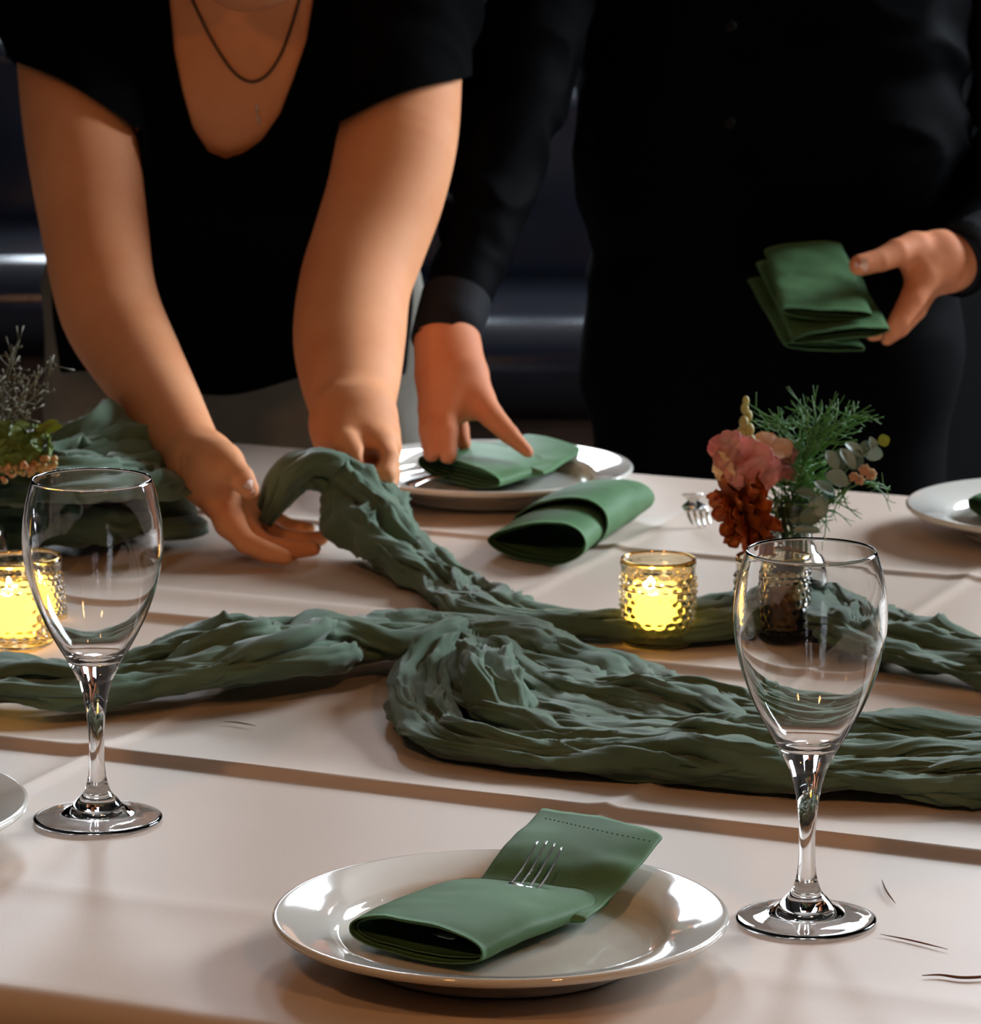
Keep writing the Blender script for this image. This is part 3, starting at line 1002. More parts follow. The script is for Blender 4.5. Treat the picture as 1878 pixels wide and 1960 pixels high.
def sheet(base, d, nrm, length, width, cup=0.2, curl=0.2, ruffle=0.0, seed=0, nu=9, nv=7, shape=0.8, tipw=0.35, thick=0.0004):
    """a petal or leaf: a thin curved blade with its own thickness"""
    d = norm(np.array(d, float))
    nrm = np.array(nrm, float)
    nrm = norm(nrm - d * np.dot(nrm, d))
    s = np.cross(d, nrm)
    t = np.linspace(0, 1, nu)
    w = np.sin(math.pi * np.clip(t ** shape, 0, 1) * (1 - tipw * 0.45) + 0.0) * 0.5 + 0.06 * (1 - t)
    w = w * width
    v = np.linspace(-1, 1, nv)
    T, V = np.meshgrid(t, v, indexing='ij')
    x = T - 0.12 * V ** 2 * T ** 3
    h = curl * T ** 2 + cup * (V ** 2) * np.sin(math.pi * T) * 0.5
    rf = ruffle * T * pn(np.stack([T * 3, V * 3, 0 * T], -1), seed)
    pos = np.array(base) + (x * length)[..., None] * d + (V * w[:, None])[..., None] * s + ((h + rf) * length)[..., None] * nrm
    p = pos.reshape(-1, 3)
    q = p - nrm * thick
    n = nu * nv
    F = [grid_faces(nu, nv), grid_faces(nu, nv, off=n)[:, ::-1]]
    rim = [i * nv for i in range(nu)] + [(nu - 1) * nv + j for j in range(1, nv)] + [i * nv + nv - 1 for i in range(nu - 2, -1, -1)] + [j for j in range(nv - 2, 0, -1)]
    F.append(np.array([[rim[k], rim[(k + 1) % len(rim)], n + rim[(k + 1) % len(rim)], n + rim[k]] for k in range(len(rim))]))
    return np.vstack([p, q]), np.concatenate(F)


def stem_path(pts, n=24):
    return cr(pts, n=n)


def mouth(dx=0.0, dy=0.0, h=0.094):
    return VRP + np.array([dx, dy, h])


def inside(dx, dy):
    return VRP + np.array([dx * 1.6, dy * 1.6, 0.012])


rnd = random.Random(4)
TOCAM = np.array([0, -0.97, 0.22])

# snapdragon -------------------------------------------------------
f = empty('snapdragon', VRP)
p = stem_path([inside(.006, 0), mouth(-.006, -.004), P(1490, 960, YV - .012), P(1462, 895, YV - .016), P(1436, 830, YV - .012), P(1428, 763, YV - .006)], 40)
mesh('stem', *tube(p, np.linspace(.0016, .0008, 40), 8), M['stem'], f)
for k, (x, y, r, sc) in enumerate([(1428, 768, .0026, 1.6), (1426, 782, .0030, 1.5), (1432, 796, .0034, 1.4), (1424, 808, .0036, 1.4), (1434, 822, .0040, 1.3), (1422, 832, .0056, 1.2), (1437, 846, .0042, 1.5), (1431, 852, .0050, 1.1)]):
    V, F = ball(P(x, y, YV - .014 + .002 * (k % 3)), r, 8, 10, (1, 1, sc))
    mesh('bud', V, F, M['bud'], f)
def floret(c, facing, size, seed, m, n=5):
    c = np.array(c)
    facing = norm(np.array(facing, float))
    s = norm(np.cross(facing, (0, 0, 1)))
    u = np.cross(s, facing)
    for i in range(n):
        a = 2 * math.pi * i / n + 0.5 + seed
        d = math.cos(a) * s + math.sin(a) * u + facing * 0.5
        V, F = sheet(c, d, facing, size * (0.85 + 0.3 * ((i * 7 + seed) % 3) / 2), size * 1.15, cup=-0.25, curl=-0.3, ruffle=0.16, seed=seed + i, nu=10, nv=9, tipw=0.5)
        mesh('petal', V, F, m, f)
floret(P(1428, 885, YV - .032), (-.25, -.9, .1), .019, 1, M['pink'], 5)
floret(P(1392, 858, YV - .028), (-.7, -.6, .3), .015, 2, M['pink'], 5)
floret(P(1452, 905, YV - .032), (.15, -.9, -.3), .018, 3, M['pink'], 5)
floret(P(1388, 893, YV - .026), (-.8, -.5, -.3), .014, 4, M['peach'], 5)
floret(P(1468, 862, YV - .018), (.1, -.55, .85), .017, 5, M['peach'], 5)
tag(f, 'pink snapdragon spike with pale buds at its tip, in the bud vase', 'flower')

# rust orange marigold hanging to the left --------------------------
f = empty('marigold', VRP)
hc = P(1424, 976, YV - .020)
ax = norm(np.array([-0.92, -0.26, -0.28]))
p = stem_path([inside(-.004, .003), mouth(-.008, -.003, .09), P(1482, 1010, YV - .008), P(1455, 995, YV - .012), hc - ax * .004], 24)
mesh('stem', *tube(p, .0021, 8), M['stem'], f)
V, F = ball(hc + ax * -.003, .0085, 9, 14)
mesh('receptacle', V, F, M['stem'], f)
sx = norm(np.cross(ax, (0, 0, 1)))
sy = np.cross(sx, ax)
for ring, (n, el, ln, wd, off) in enumerate([(16, -0.25, .032, .015, 0), (15, 0.15, .030, .015, .002), (13, 0.55, .027, .014, .004), (10, 1.2, .020, .011, .006), (6, 2.8, .014, .009, .007)]):
    for i in range(n):
        a = 2 * math.pi * (i + 0.5 * (ring % 2)) / n + 0.2 * rnd.random()
        rad = math.cos(a) * sx + math.sin(a) * sy
        d = rad + ax * el
        V, F = sheet(hc + rad * .004 + ax * off, d, ax, ln * (0.85 + 0.3 * rnd.random()), wd, cup=-0.25, curl=-0.35 + 0.35 * rnd.random(), ruffle=0.2, seed=ring * 20 + i, nu=7, nv=5, tipw=.75)
        mesh('petal', V, F, M['rust'], f)
tag(f, 'rust orange marigold drooping over the left side of the bud vase', 'flower')

# feathery green foliage ------------------------------------------------
def frond(pts, ntw, ln, seed, label, group, m=None, spread=1.0, up=0.5, r0=.0015, t0=0.35, droop=0.0):
    rr = random.Random(seed)
    f = empty('feathery_frond', pts[0])
    p = stem_path(pts, 40)
    mesh('stem', *tube(p, np.linspace(r0, .0006, 40), 7), M['stem'], f)
    b = MB()
    T = norm(np.gradient(p, axis=0))
    for i in range(ntw):
        t = t0 + (1 - t0) * (i + rr.random()) / ntw
        k = min(39, int(t * 39))
        base = p[k]
        d = norm(T[k] * up + spread * np.array([rr.gauss(0, 1), rr.gauss(0, .7), rr.gauss(0, .55)]) * 0.75 + np.array([0, 0, 0.1 - droop]))
        L = ln * (0.6 + 0.7 * rr.random())
        mid = base + d * L * .5 + np.array([rr.gauss(0, .1), rr.gauss(0, .1), rr.gauss(0, .08)]) * L
        tip = base + d * L + np.array([0, 0, (0.18 - droop) * L * rr.random()])
        q = cr([base, mid, tip], n=7)
        b.add(*tube(q, np.linspace(.0007, .00028, 7), 5))
        for s_ in range(2):
            bb = q[2 + s_ * 2]
            dd = norm(d + np.array([rr.gauss(0, .6), rr.gauss(0, .5), rr.gauss(0, .5)]))
            b.add(*tube(cr([bb, bb + dd * L * .2, bb + dd * L * .38 + np.array([0, 0, .04 * L])], n=4), np.linspace(.0004, .0002, 4), 4))
    o = b.build('needle_leaves', m or M['frond'], f)
    o['kind'] = 'stuff'
    tag(f, label, 'foliage', group)


FG = 'feathery fronds in the right bud vase'
frond([inside(.002, .002), mouth(.004, .002), P(1528, 930, YV), P(1545, 870, YV + .005), P(1590, 815, YV + .01), P(1640, 795, YV + .01)], 80, .026, 11,
      'feathery green frond reaching up right above the eucalyptus', FG, spread=.9)
frond([inside(.0, .006), mouth(-.001, .003), P(1515, 930, YV + .008), P(1525, 870, YV + .012), P(1510, 830, YV + .014), P(1490, 800, YV + .014)], 80, .026, 12,
      'feathery green frond leaning left behind the pink snapdragon', FG, spread=.9)
frond([inside(-.003, .004), mouth(.002, .0), P(1530, 920, YV - .006), P(1550, 850, YV - .004), P(1565, 800, YV)], 90, .026, 13,
      'feathery green frond standing upright in the middle of the posy', FG, spread=.9)
frond([inside(-.005, .001), mouth(.007, -.003), P(1560, 985, YV - .01), P(1610, 945, YV - .014), P(1650, 925, YV - .014), P(1680, 935, YV - .014)], 26, .022, 14,
      'thin feathery frond drooping at the right of the posy', FG, spread=.8, droop=0.5, t0=.55)
frond([inside(.004, -.004), mouth(-.009, -.004, .09), P(1478, 1020, YV - .014), P(1462, 1030, YV - .016)], 14, .016, 15,
      'few dark needles hanging left of the vase neck', FG, spread=.7, droop=0.8, t0=.6, m=M['euca_dark'])

# eucalyptus --------------------------------------------------------------
def euca(pts, leaves, label):
    f = empty('eucalyptus_sprig', pts[0])
    p = stem_path(pts, 36)
    mesh('stem', *tube(p, np.linspace(.0015, .0007, 36), 7), M['stem'], f)
    for k, (x, y, dy, ang, ln, wd, tilt, mm) in enumerate(leaves):
        c = P(x, y, YV + dy)
        a = math.radians(ang)
        d = np.array([math.cos(a), 0.25 * math.sin(k * 2.1), math.sin(a)])
        n = np.array([0.35 * math.cos(k * 1.7), -0.75, tilt])
        V, F = sheet(c - norm(d) * ln / 2, d, n, ln, wd, cup=0.25, curl=0.1, ruffle=0.05, seed=k, nu=11, nv=9, shape=.75, tipw=.4, thick=.0006)
        mesh('leaf', V, F, M[mm], f)
    tag(f, label, 'foliage', 'eucalyptus sprigs')


euca([inside(.008, 0), mouth(.008, .002), P(1565, 950, YV - .01), P(1620, 900, YV - .014), P(1660, 862, YV - .012), P(1692, 844, YV - .01)],
     [(1592, 880, -.02, 130, .016, .012, .5, 'euca'), (1602, 917, -.026, -25, .019, .013, .6, 'euca'), (1610, 880, -.018, 80, .017, .012, .3, 'euca_dark'), (1622, 878, -.022, -55, .018, .010, .8, 'euca'),
      (1635, 862, -.015, -40, .018, .010, .9, 'euca'), (1638, 880, -.012, 70, .017, .013, .1, 'euca_dark'), (1658, 858, -.012, 100, .012, .011, .2, 'euca_dark'), (1670, 850, -.016, 110, .011, .007, .7, 'euca'),
      (1675, 868, -.016, 80, .012, .011, .6, 'euca'), (1666, 868, -.012, 100, .011, .008, .5, 'euca'), (1692, 843, -.012, 20, .009, .009, .1, 'euca_tip')],
     'grey green eucalyptus sprig stretching out to the right of the posy')
euca([inside(.003, .004), mouth(.006, -.006), P(1540, 1000, YV - .012), P(1558, 960, YV - .012), P(1575, 925, YV - .012)],
     [(1542, 945, -.016, 170, .015, .009, .5, 'euca_dark'), (1578, 935, -.018, -35, .019, .009, .8, 'euca'), (1568, 968, -.016, -55, .018, .014, .3, 'euca'), (1530, 985, -.014, 30, .017, .013, .5, 'euca_dark'),
      (1552, 990, -.018, 15, .018, .013, .5, 'euca_dark'), (1544, 1016, -.020, 0, .020, .008, .9, 'euca'), (1586, 950, -.012, -40, .012, .008, .4, 'euca')],
     'short leafy eucalyptus sprig at the neck of the right vase')

# small pale pink and peach blossoms ---------------------------------------
def blossom(pts, heads, mm, label):
    f = empty('small_blossom', pts[0])
    mesh('stem', *tube(stem_path(pts, 24), .0009, 6), M['stem'], f)
    for k, (x, y, dy, sz) in enumerate(heads):
        c = P(x, y, YV + dy)
        for i in range(6):
            a = 2 * math.pi * i / 6 + k
            rad = np.array([math.cos(a), 0, math.sin(a)])
            V, F = sheet(c, rad + TOCAM * .6, TOCAM, sz, sz * .8, cup=.2, curl=.2, ruffle=.2, seed=k * 9 + i, nu=6, nv=5)
            mesh('petal', V, F, M[mm], f)
    tag(f, label, 'flower', 'small blossoms in the posy')


blossom([inside(0, -.004), mouth(-.003, -.002), P(1502, 940, YV - .004), P(1506, 880, YV - .004)], [(1507, 868, -.006, .010), (1500, 904, -.006, .009), (1512, 908, -.004, .008), (1500, 888, .0, .008)], 'pink_pale',
        'small pale pink blossoms between the snapdragon and the fronds')
blossom([inside(.002, -.006), mouth(.008, -.004), P(1590, 960, YV - .014), P(1640, 910, YV - .018)], [(1654, 899, -.022, .0062), (1666, 907, -.020, .006), (1634, 912, -.02, .005), (1645, 918, -.02, .005)], 'peach',
        'small peach blossoms on the right of the posy')
blossom([inside(-.002, -.006), mouth(-.008, -.008, .092), P(1470, 985, YV - .02)], [(1448, 968, -.016, .010), (1456, 980, -.018, .008)], 'peach',
        'half hidden peach blossom below the snapdragon')

# ------------------------------------------------------------------ posy cut off at the left edge
YL = VLP[1]
def lmouth(dx=0, dy=0):
    return VLP + np.array([dx, dy, .094])


f = empty('dry_grass', VLP)
rr = random.Random(21)
b = MB()
for i in range(34):
    x1, y1 = rr.uniform(-90, 112), rr.uniform(645, 790)
    if x1 > 60:
        y1 = rr.uniform(660, 760)
    yy = YL + rr.uniform(-.03, .05)
    q = cr([VLP + np.array([rr.uniform(-.006, .006), rr.uniform(-.006, .006), .03]), lmouth(rr.uniform(-.006, .006), rr.uniform(-.004, .004)), P(-35 + (x1 + 35) * .45, 880 + (y1 - 880) * .45, yy), P(x1, y1, yy)], n=18)
    b.add(*tube(q, np.linspace(.0007, .0003, 18), 4))
    for k in range(9, 18):
        for _ in range(2):
            dd = np.array([rr.gauss(.1, .6), rr.gauss(0, .6), rr.gauss(.5, .5)]) * .010
            b.add(*tube([q[k], q[k] + dd * .6, q[k] + dd], [.0004, .0003, .0009], 4))
o = b.build('grass_blades', M['frond_grey'], f)
o['kind'] = 'stuff'
tag(f, 'wispy dry grass plumes at left edge in front of the arm', 'grass')

f = empty('green_hydrangea', VLP)
mesh('stem', *tube(stem_path([VLP + np.array([.002, 0, .015]), lmouth(.003, -.003), P(10, 870, YL - .02)], 16), .0022, 8), M['stem'], f)
for i in range(44):
    a, c_ = rr.uniform(0, 6.28), rr.uniform(-.6, 1)
    s_ = math.sqrt(1 - c_ * c_)
    n = np.array([s_ * math.cos(a), -abs(s_ * math.sin(a)), c_])
    c = P(22, 852, YL - .02) + n * np.array([.030, .022, .018])
    d = norm(np.cross(n, np.array([rr.gauss(0, 1), rr.gauss(0, 1), rr.gauss(0, 1)])))
    V, F = sheet(c - d * .008, d, n, .017, .015, cup=.2, curl=-.2, ruffle=.15, seed=i, nu=6, nv=5)
    mesh('petal', V, F, M['lime'], f)
for k, (x, y) in enumerate([(80, 818), (92, 812), (70, 828), (100, 820), (60, 835)]):
    V, F = sheet(P(x - 14, y + 8, YL - .03), (1, -.1, .35), (0, -.6, .8), .015, .008, cup=.2, curl=.1, seed=k, nu=7, nv=5)
    mesh('leaf', V, F, M['euca_tip'], f)
tag(f, 'lime green flower head at left edge above the orange berries', 'flower')

f = empty('berry_spray', VLP)
mesh('stem', *tube(stem_path([VLP + np.array([0, .003, .015]), lmouth(.005, -.004), P(0, 905, YL - .03), P(60, 898, YL - .035), P(98, 888, YL - .035)], 20), .0012, 6), M['stem'], f)
for i in range(70):
    t = rr.random()
    c = P(5 + 95 * t + rr.gauss(0, 5), 903 - 12 * t + rr.gauss(0, 9), YL - .035 + rr.gauss(0, .006))
    V, F = ball(c, rr.uniform(.0017, .0030), 6, 8)
    mesh('berry', V, F, M['berry'], f)
tag(f, 'spray of small orange berries at left edge', 'berries')
# ------------------------------------------------------------------ soft body modelling: blended tapered limbs -> one surface
class Field:
    def __init__(self, lo, hi, h):
        self.lo, self.h = np.array(lo, float), h
        self.n = np.ceil((np.array(hi) - self.lo) / h).astype(int) + 1
        self.a = np.full(self.n, 1.0, np.float32)

    def _block(self, lo, hi):
        i0 = np.maximum(0, np.floor((lo - self.lo) / self.h).astype(int))
        i1 = np.minimum(self.n, np.ceil((hi - self.lo) / self.h).astype(int) + 1)
        return i0, i1

    def cone(self, a, b, r1, r2, k=0.01, flat=None, cut=False):
        """tapered limb from a to b; flat=(axis, factor) squashes it along an axis; cut carves it away"""
        a, b = np.array(a, float), np.array(b, float)
        m = max(r1, r2) * 1.05 + k + 3 * self.h
        i0, i1 = self._block(np.minimum(a, b) - m, np.maximum(a, b) + m)
        if np.any(i1 <= i0):
            return self
        X = (self.lo[0] + self.h * np.arange(i0[0], i1[0], dtype=np.float32))[:, None, None] - a[0]
        Y = (self.lo[1] + self.h * np.arange(i0[1], i1[1], dtype=np.float32))[None, :, None] - a[1]
        Zz = (self.lo[2] + self.h * np.arange(i0[2], i1[2], dtype=np.float32))[None, None, :] - a[2]
        ba = b - a
        l2 = max(float(ba @ ba), 1e-12)
        t = np.clip((X * ba[0] + Y * ba[1] + Zz * ba[2]) / l2, 0, 1)
        dx, dy, dz = X - t * ba[0], Y - t * ba[1], Zz - t * ba[2]
        q = dx * dx + dy * dy + dz * dz
        if flat:
            ax, s = norm(np.array(flat[0], float)), flat[1]
            c = dx * ax[0] + dy * ax[1] + dz * ax[2]
            q = q + c * c * (1 / (s * s) - 1)
        d = np.sqrt(q) - (r1 + (r2 - r1) * t)
        sl = tuple(slice(p, q_) for p, q_ in zip(i0, i1))
        A = self.a[sl]
        if cut:
            d = -d
            hh = np.maximum(k - np.abs(A - d), 0) / k
            self.a[sl] = np.maximum(A, d) + hh * hh * k * 0.25
        else:
            hh = np.maximum(k - np.abs(A - d), 0) / k
            self.a[sl] = np.minimum(A, d) - hh * hh * k * 0.25
        return self

    def chain(self, pts, rads, k=0.01, flat=None, ki=0.0015):
        pts = np.array(pts, float)
        m = max(rads) * 1.05 + k + 4 * self.h
        T = Field.__new__(Field)
        i0, i1 = self._block(pts.min(0) - m, pts.max(0) + m)
        if np.any(i1 <= i0):
            return self
        T.lo, T.h, T.n = self.lo + i0 * self.h, self.h, i1 - i0
        T.a = np.full(T.n, 1.0, np.float32)
        for i in range(len(pts) - 1):
            T.cone(pts[i], pts[i + 1], rads[i], rads[i + 1], ki, flat)
        sl = tuple(slice(p, q_) for p, q_ in zip(i0, i1))
        A = self.a[sl]
        hh = np.maximum(k - np.abs(A - T.a), 0) / k
        self.a[sl] = np.minimum(A, T.a) - hh * hh * k * 0.25
        return self

    def merge(self, o, k=0.004):
        hh = np.maximum(k - np.abs(self.a - o.a), 0) / k
        self.a = np.minimum(self.a, o.a) - hh * hh * k * 0.25
        return self

    def surface(self):
        A = self.a
        s = A < 0
        nx, ny, nz = A.shape
        cnt = np.zeros((nx - 1, ny - 1, nz - 1), np.uint8)
        for dx in (0, 1):
            for dy in (0, 1):
                for dz in (0, 1):
                    cnt += s[dx:nx - 1 + dx, dy:ny - 1 + dy, dz:nz - 1 + dz]
        act = np.argwhere((cnt > 0) & (cnt < 8))
        idx = np.full(cnt.shape, -1, np.int32)
        idx[tuple(act.T)] = np.arange(len(act))
        acc = np.zeros((len(act), 3))
        num = np.zeros(len(act))
        cs = [(x, y, z) for x in (0, 1) for y in (0, 1) for z in (0, 1)]
        val = {c: A[act[:, 0] + c[0], act[:, 1] + c[1], act[:, 2] + c[2]] for c in cs}
        for c in cs:
            for ax in range(3):
                if c[ax]:
                    continue
                e = list(c)
                e[ax] = 1
                va, vb = val[c], val[tuple(e)]
                m = (va < 0) != (vb < 0)
                t = va[m] / (va[m] - vb[m])
                p = np.tile(np.array(c, float), (m.sum(), 1))
                p[:, ax] += t
                acc[m] += p
                num[m] += 1
        V = self.lo + self.h * (act + acc / num[:, None])
        Fs = []
        for ax in range(3):
            sl0 = [slice(1, -1)] * 3
            sl1 = [slice(1, -1)] * 3
            sl0[ax] = slice(0, A.shape[ax] - 1)
            sl1[ax] = slice(1, A.shape[ax])
            s0, s1 = s[tuple(sl0)], s[tuple(sl1)]
            w = np.argwhere(s0 != s1)
            inside0 = s0[tuple(w.T)]
            base = w.copy()
            o1, o2 = [(1, 2), (2, 0), (0, 1)][ax]
            base[:, o1] += 0
            base[:, o2] += 0
            def cell(d1, d2):
                q = base.copy()
                q[:, o1] += d1
                q[:, o2] += d2
                return idx[q[:, 0], q[:, 1], q[:, 2]]
            quad = np.stack([cell(0, 0), cell(1, 0), cell(1, 1), cell(0, 1)], -1)
            quad[~inside0] = quad[~inside0][:, ::-1]
            Fs.append(quad)
        F = np.concatenate(Fs)
        F = F[(F >= 0).all(1)]
        return V, F


def relax(V, F, it=2, lam=0.5):
    for _ in range(it):
        acc = np.zeros_like(V)
        num = np.zeros(len(V))
        for i in range(4):
            a, b = F[:, i], F[:, (i + 1) % 4]
            np.add.at(acc, a, V[b]); np.add.at(num, a, 1)
            np.add.at(acc, b, V[a]); np.add.at(num, b, 1)
        V = V + lam * (acc / np.maximum(num, 1)[:, None] - V)
    return V


def clip(V, F, f):
    """keep the side of the surface where f(v) > 0, with a clean cut edge"""
    d = f(V)
    T = np.concatenate([F[:, [0, 1, 2]], F[:, [0, 2, 3]]]) if F.shape[1] == 4 else F
    ins = (d[T] > 0).sum(1)
    keep4 = F[(d[F] > 0).all(1)] if F.shape[1] == 4 else T[ins == 3]
    if F.shape[1] == 4:
        mixed = F[((d[F] > 0).any(1)) & ~((d[F] > 0).all(1))]
        T = np.concatenate([mixed[:, [0, 1, 2]], mixed[:, [0, 2, 3]]])
    verts = V.tolist()
    cache = {}
    def cutp(a, b):
        k = (min(a, b), max(a, b))
        if k not in cache:
            t = d[a] / (d[a] - d[b])
            cache[k] = len(verts)
            verts.append((V[a] + t * (V[b] - V[a])).tolist())
        return cache[k]
    out = keep4.tolist()
    for tri in T.tolist():
        poly = []
        for i in range(3):
            a, b = tri[i], tri[(i + 1) % 3]
            if d[a] > 0:
                poly.append(a)
            if (d[a] > 0) != (d[b] > 0):
                poly.append(cutp(a, b))
        if len(poly) >= 3:
            out.append(poly)
    used = sorted({i for q in out for i in q})
    mp = {o: n for n, o in enumerate(used)}
    return np.array([verts[i] for i in used]), [[mp[i] for i in q] for q in out]


def shell(o, t):
    m = o.modifiers.new('thickness', 'SOLIDIFY')
    m.thickness = t
    m.offset = -1
    return o


def wrinkle(V, amp, sc, seed, stretch=(1, 1, 1)):
    q = V * sc * np.array(stretch)
    w = 0.6 * pn(q * 0.5, seed + 5)
    r = (1 - np.abs(pn(q + w[:, None], seed)) * 2.4)
    c = V.mean(0)
    return r * amp


def normals(V, F):
    F = np.asarray(F)
    n = np.cross(V[F[:, 2]] - V[F[:, 0]], V[F[:, 3]] - V[F[:, 1]])
    N = np.zeros_like(V)
    for i in range(4):
        np.add.at(N, F[:, i], n)
    return norm(N)


def nail(parent, c, d, n, ln, wd):
    V, F = sheet(np.array(c) - norm(np.array(d)) * ln / 2, d, n, ln, wd, cup=-0.5, curl=-0.12, nu=7, nv=7, shape=.6, tipw=-.4, thick=.0006)
    mesh('finger_nail', V, F, M['nail'], parent)


def head(V0, c, fwd, up, parent, skin, hair, long_hair):
    """a simple whole head; returns its surface so that it can join the body"""
    fwd, up = norm(np.array(fwd, float)), norm(np.array(up, float))
    fwd = norm(fwd - up * (fwd @ up))
    sd = np.cross(fwd, up)
    c = np.array(c, float)
    at = lambda s, f, u: c + sd * s + fwd * f + up * u
    H = Field(c - .19, c + .19, 0.004)
    H.cone(at(0, -.02, .035), at(0, .015, .03), .082, .078, flat=(sd, .93))
    H.cone(at(0, .035, -.02), at(0, .055, -.085), .062, .034, .03, flat=(sd, .95))
    for s in (-1, 1):
        H.cone(at(s * .035, .06, -.03), at(s * .03, .062, -.04), .026, .026, .02)
        H.cone(at(s * .078, -.008, .015), at(s * .076, -.005, -.022), .012, .009, .008, flat=(sd, .5))
        H.cone(at(s * .031, .098, .006), at(s * .031, .092, .006), .012, .013, .012, cut=True)
        H.cone(at(s * .012, .093, .022), at(s * .048, .080, .022), .008, .007, .012)
        H.cone(at(s * .016, .094, .0165), at(s * .046, .086, .0155), .0052, .0048, .005)
        H.cone(at(s * .018, .093, -.006), at(s * .044, .086, -.005), .0045, .004, .005)
    H.cone(at(0, .092, .004), at(0, .112, -.030), .008, .012, .012)
    H.cone(at(-.010, .100, -.034), at(.010, .100, -.034), .009, .009, .008)
    H.cone(at(-.016, .090, -.062), at(.016, .090, -.062), .010, .010, .008)
    H.cone(at(-.018, .103, -.061), at(.018, .103, -.061), .002, .002, .004, cut=True)
    H.cone(at(0, -.01, -.06), at(0, -.035, -.17), .052, .055, .03)
    V, F = H.surface()
    for s in (-1, 1):
        e = ball(at(s * .031, .082, .006), .0125, 10, 14)
        eo = mesh('eye', *e, M['eye'], parent)
        mesh('iris', *ball(at(s * .031, .0905, .004), .0058, 8, 12), M['iris'], eo)
        mesh('eyebrow', *tube(cr([at(s * .014, .102, .028), at(s * .032, .099, .034), at(s * .052, .084, .029)], n=12), np.sin(np.linspace(.3, 2.9, 12)) * .0032 + .0006, 8), M[hair], parent)
    mesh('lips', *tube(cr([at(-.022, .094, -.062), at(-.008, .1015, -.059), at(0, .1015, -.060), at(.008, .1015, -.059), at(.022, .094, -.062)], n=20), np.sin(np.linspace(.15, 3.0, 20)) * .0055 + .001, 10), M['lip'], parent)
    Hh = Field(c - .26, c + .22, 0.005)
    Hh.cone(at(0, -.03, .045), at(0, .0, .045), .092, .086, flat=(sd, .95))
    if long_hair:
        Hh.cone(at(0, -.06, .0), at(0, -.085, -.06), .07, .045, .03)
        Hh.cone(at(0, -.105, .03), at(0, -.12, .05), .035, .03, .02)
    Hh.cone(at(0, .13, -.02), at(0, .10, .015), .085, .072, .01, cut=True)
    hv, hf = Hh.surface()
    hv = hv + normals(hv, hf) * (0.003 * pn(hv * np.array([90, 90, 25]), 4))[:, None]
    mesh('hair', hv, hf, M[hair], parent)
    return V, F


# ------------------------------------------------------------------ person laying the runner (bent forward over the table)
p1 = empty('person', (P(450, 700, 4.15)[0], 4.15, 0))
B = Field((-0.475, 3.20, 0.745), (0.02, 4.05, 1.30), 0.0022)

def limb(F_, rows, k, extra=0.0):
    R = cr([list(P(x, y, Y)) + [r * pxm(Y) + extra] for x, y, r, Y in rows], ds=0.012)
    F_.chain(R[:, :3], R[:, 3], k)
    return R[:, :3], R[:, 3]


ARM_A = [(112, 20, 84, 3.78), (140, 180, 100, 3.72), (160, 300, 105, 3.665), (180, 430, 101, 3.615), (197, 540, 97, 3.565), (218, 610, 95, 3.54), (262, 690, 86, 3.49), (312, 772, 73, 3.42), (360, 850, 59, 3.35), (385, 885, 53, 3.32)]
ARM_B = [(800, 20, 84, 3.78), (775, 170, 106, 3.72), (760, 270, 113, 3.68), (738, 370, 111, 3.65), (708, 460, 108, 3.62), (680, 545, 106, 3.585), (669, 640, 107, 3.54), (670, 715, 97, 3.49), (674, 775, 82, 3.445), (678, 820, 73, 3.41)]
# torso, shoulders and neck
def torso(F_, e):
    for s, x0, x1, x2 in ((-1, 330, 335, 330), (1, 585, 575, 560)):
        F_.cone(P(x0, 70, 3.835), P(x1, 330, 3.95), .098 + e, .095 + e, .05)
        F_.cone(P(x1, 330, 3.95), P(x2, 540, 4.07), .092 + e, (.098 if e else .074) + e, .05)
        if e:
            F_.cone(P(x2, 560, 4.07), P(x2, 720, 4.13), .098 + e, .110 + e, .05)
        F_.cone(P(x0 - s * 20, 180, 3.815), P(x0 - s * 20, 270, 3.84), .072 + e, .070 + e, .05)
    F_.cone(P(112, 10, 3.80), P(330, -20, 3.85), .052 + e, .062 + e, .05)
    F_.cone(P(800, 10, 3.80), P(585, -20, 3.85), .052 + e, .062 + e, .05)
    F_.cone(P(457, 40, 3.84), P(457, 420, 3.99), .092 + e, .09 + e, .05)


torso(B, 0.0)
limb(B, ARM_A, .02)
limb(B, ARM_B, .02)
B.cone(P(457, 10, 3.80), P(457, -210, 3.735), .056, .052, .04)
# collar bones
B.cone(P(440, 20, 3.742), P(250, -25, 3.775), .009, .009, .022)
B.cone(P(478, 20, 3.742), P(660, -25, 3.775), .009, .009, .022)

# her right hand, open under the gauze (left in the picture)
hk = .007
def hp(rows):
    return [P(x, y, Y) for x, y, r, Y in rows], [r * pxm(Y) for x, y, r, Y in rows]
def fing(F_, rows, k=.005):
    a, b_ = hp(rows)
    F_.chain(a, b_, k)
# palm: metacarpals fanning from the wrist
for rows in ([(388, 888, 50, 3.320), (418, 940, 40, 3.295), (440, 1000, 30, 3.275)],
             [(388, 895, 46, 3.320), (425, 960, 38, 3.315), (468, 1012, 28, 3.305)],
             [(395, 900, 40, 3.330), (445, 960, 34, 3.330), (495, 1000, 26, 3.330)],
             [(405, 895, 36, 3.340), (455, 945, 30, 3.350), (512, 985, 22, 3.350)]):
    fing(B, rows, .018)
H1 = Field((-0.475, 3.20, 0.745), (0.02, 4.05, 1.30), 0.0022) if False else B
fing(H1, [(440, 1000, 27, 3.275), (470, 1038, 22, 3.260), (512, 1057, 20, 3.252), (545, 1066, 16.5, 3.248)], .006)
fing(H1, [(468, 1012, 25, 3.305), (505, 1044, 21, 3.295), (560, 1052, 19, 3.290), (600, 1050, 15.5, 3.288)], .004)
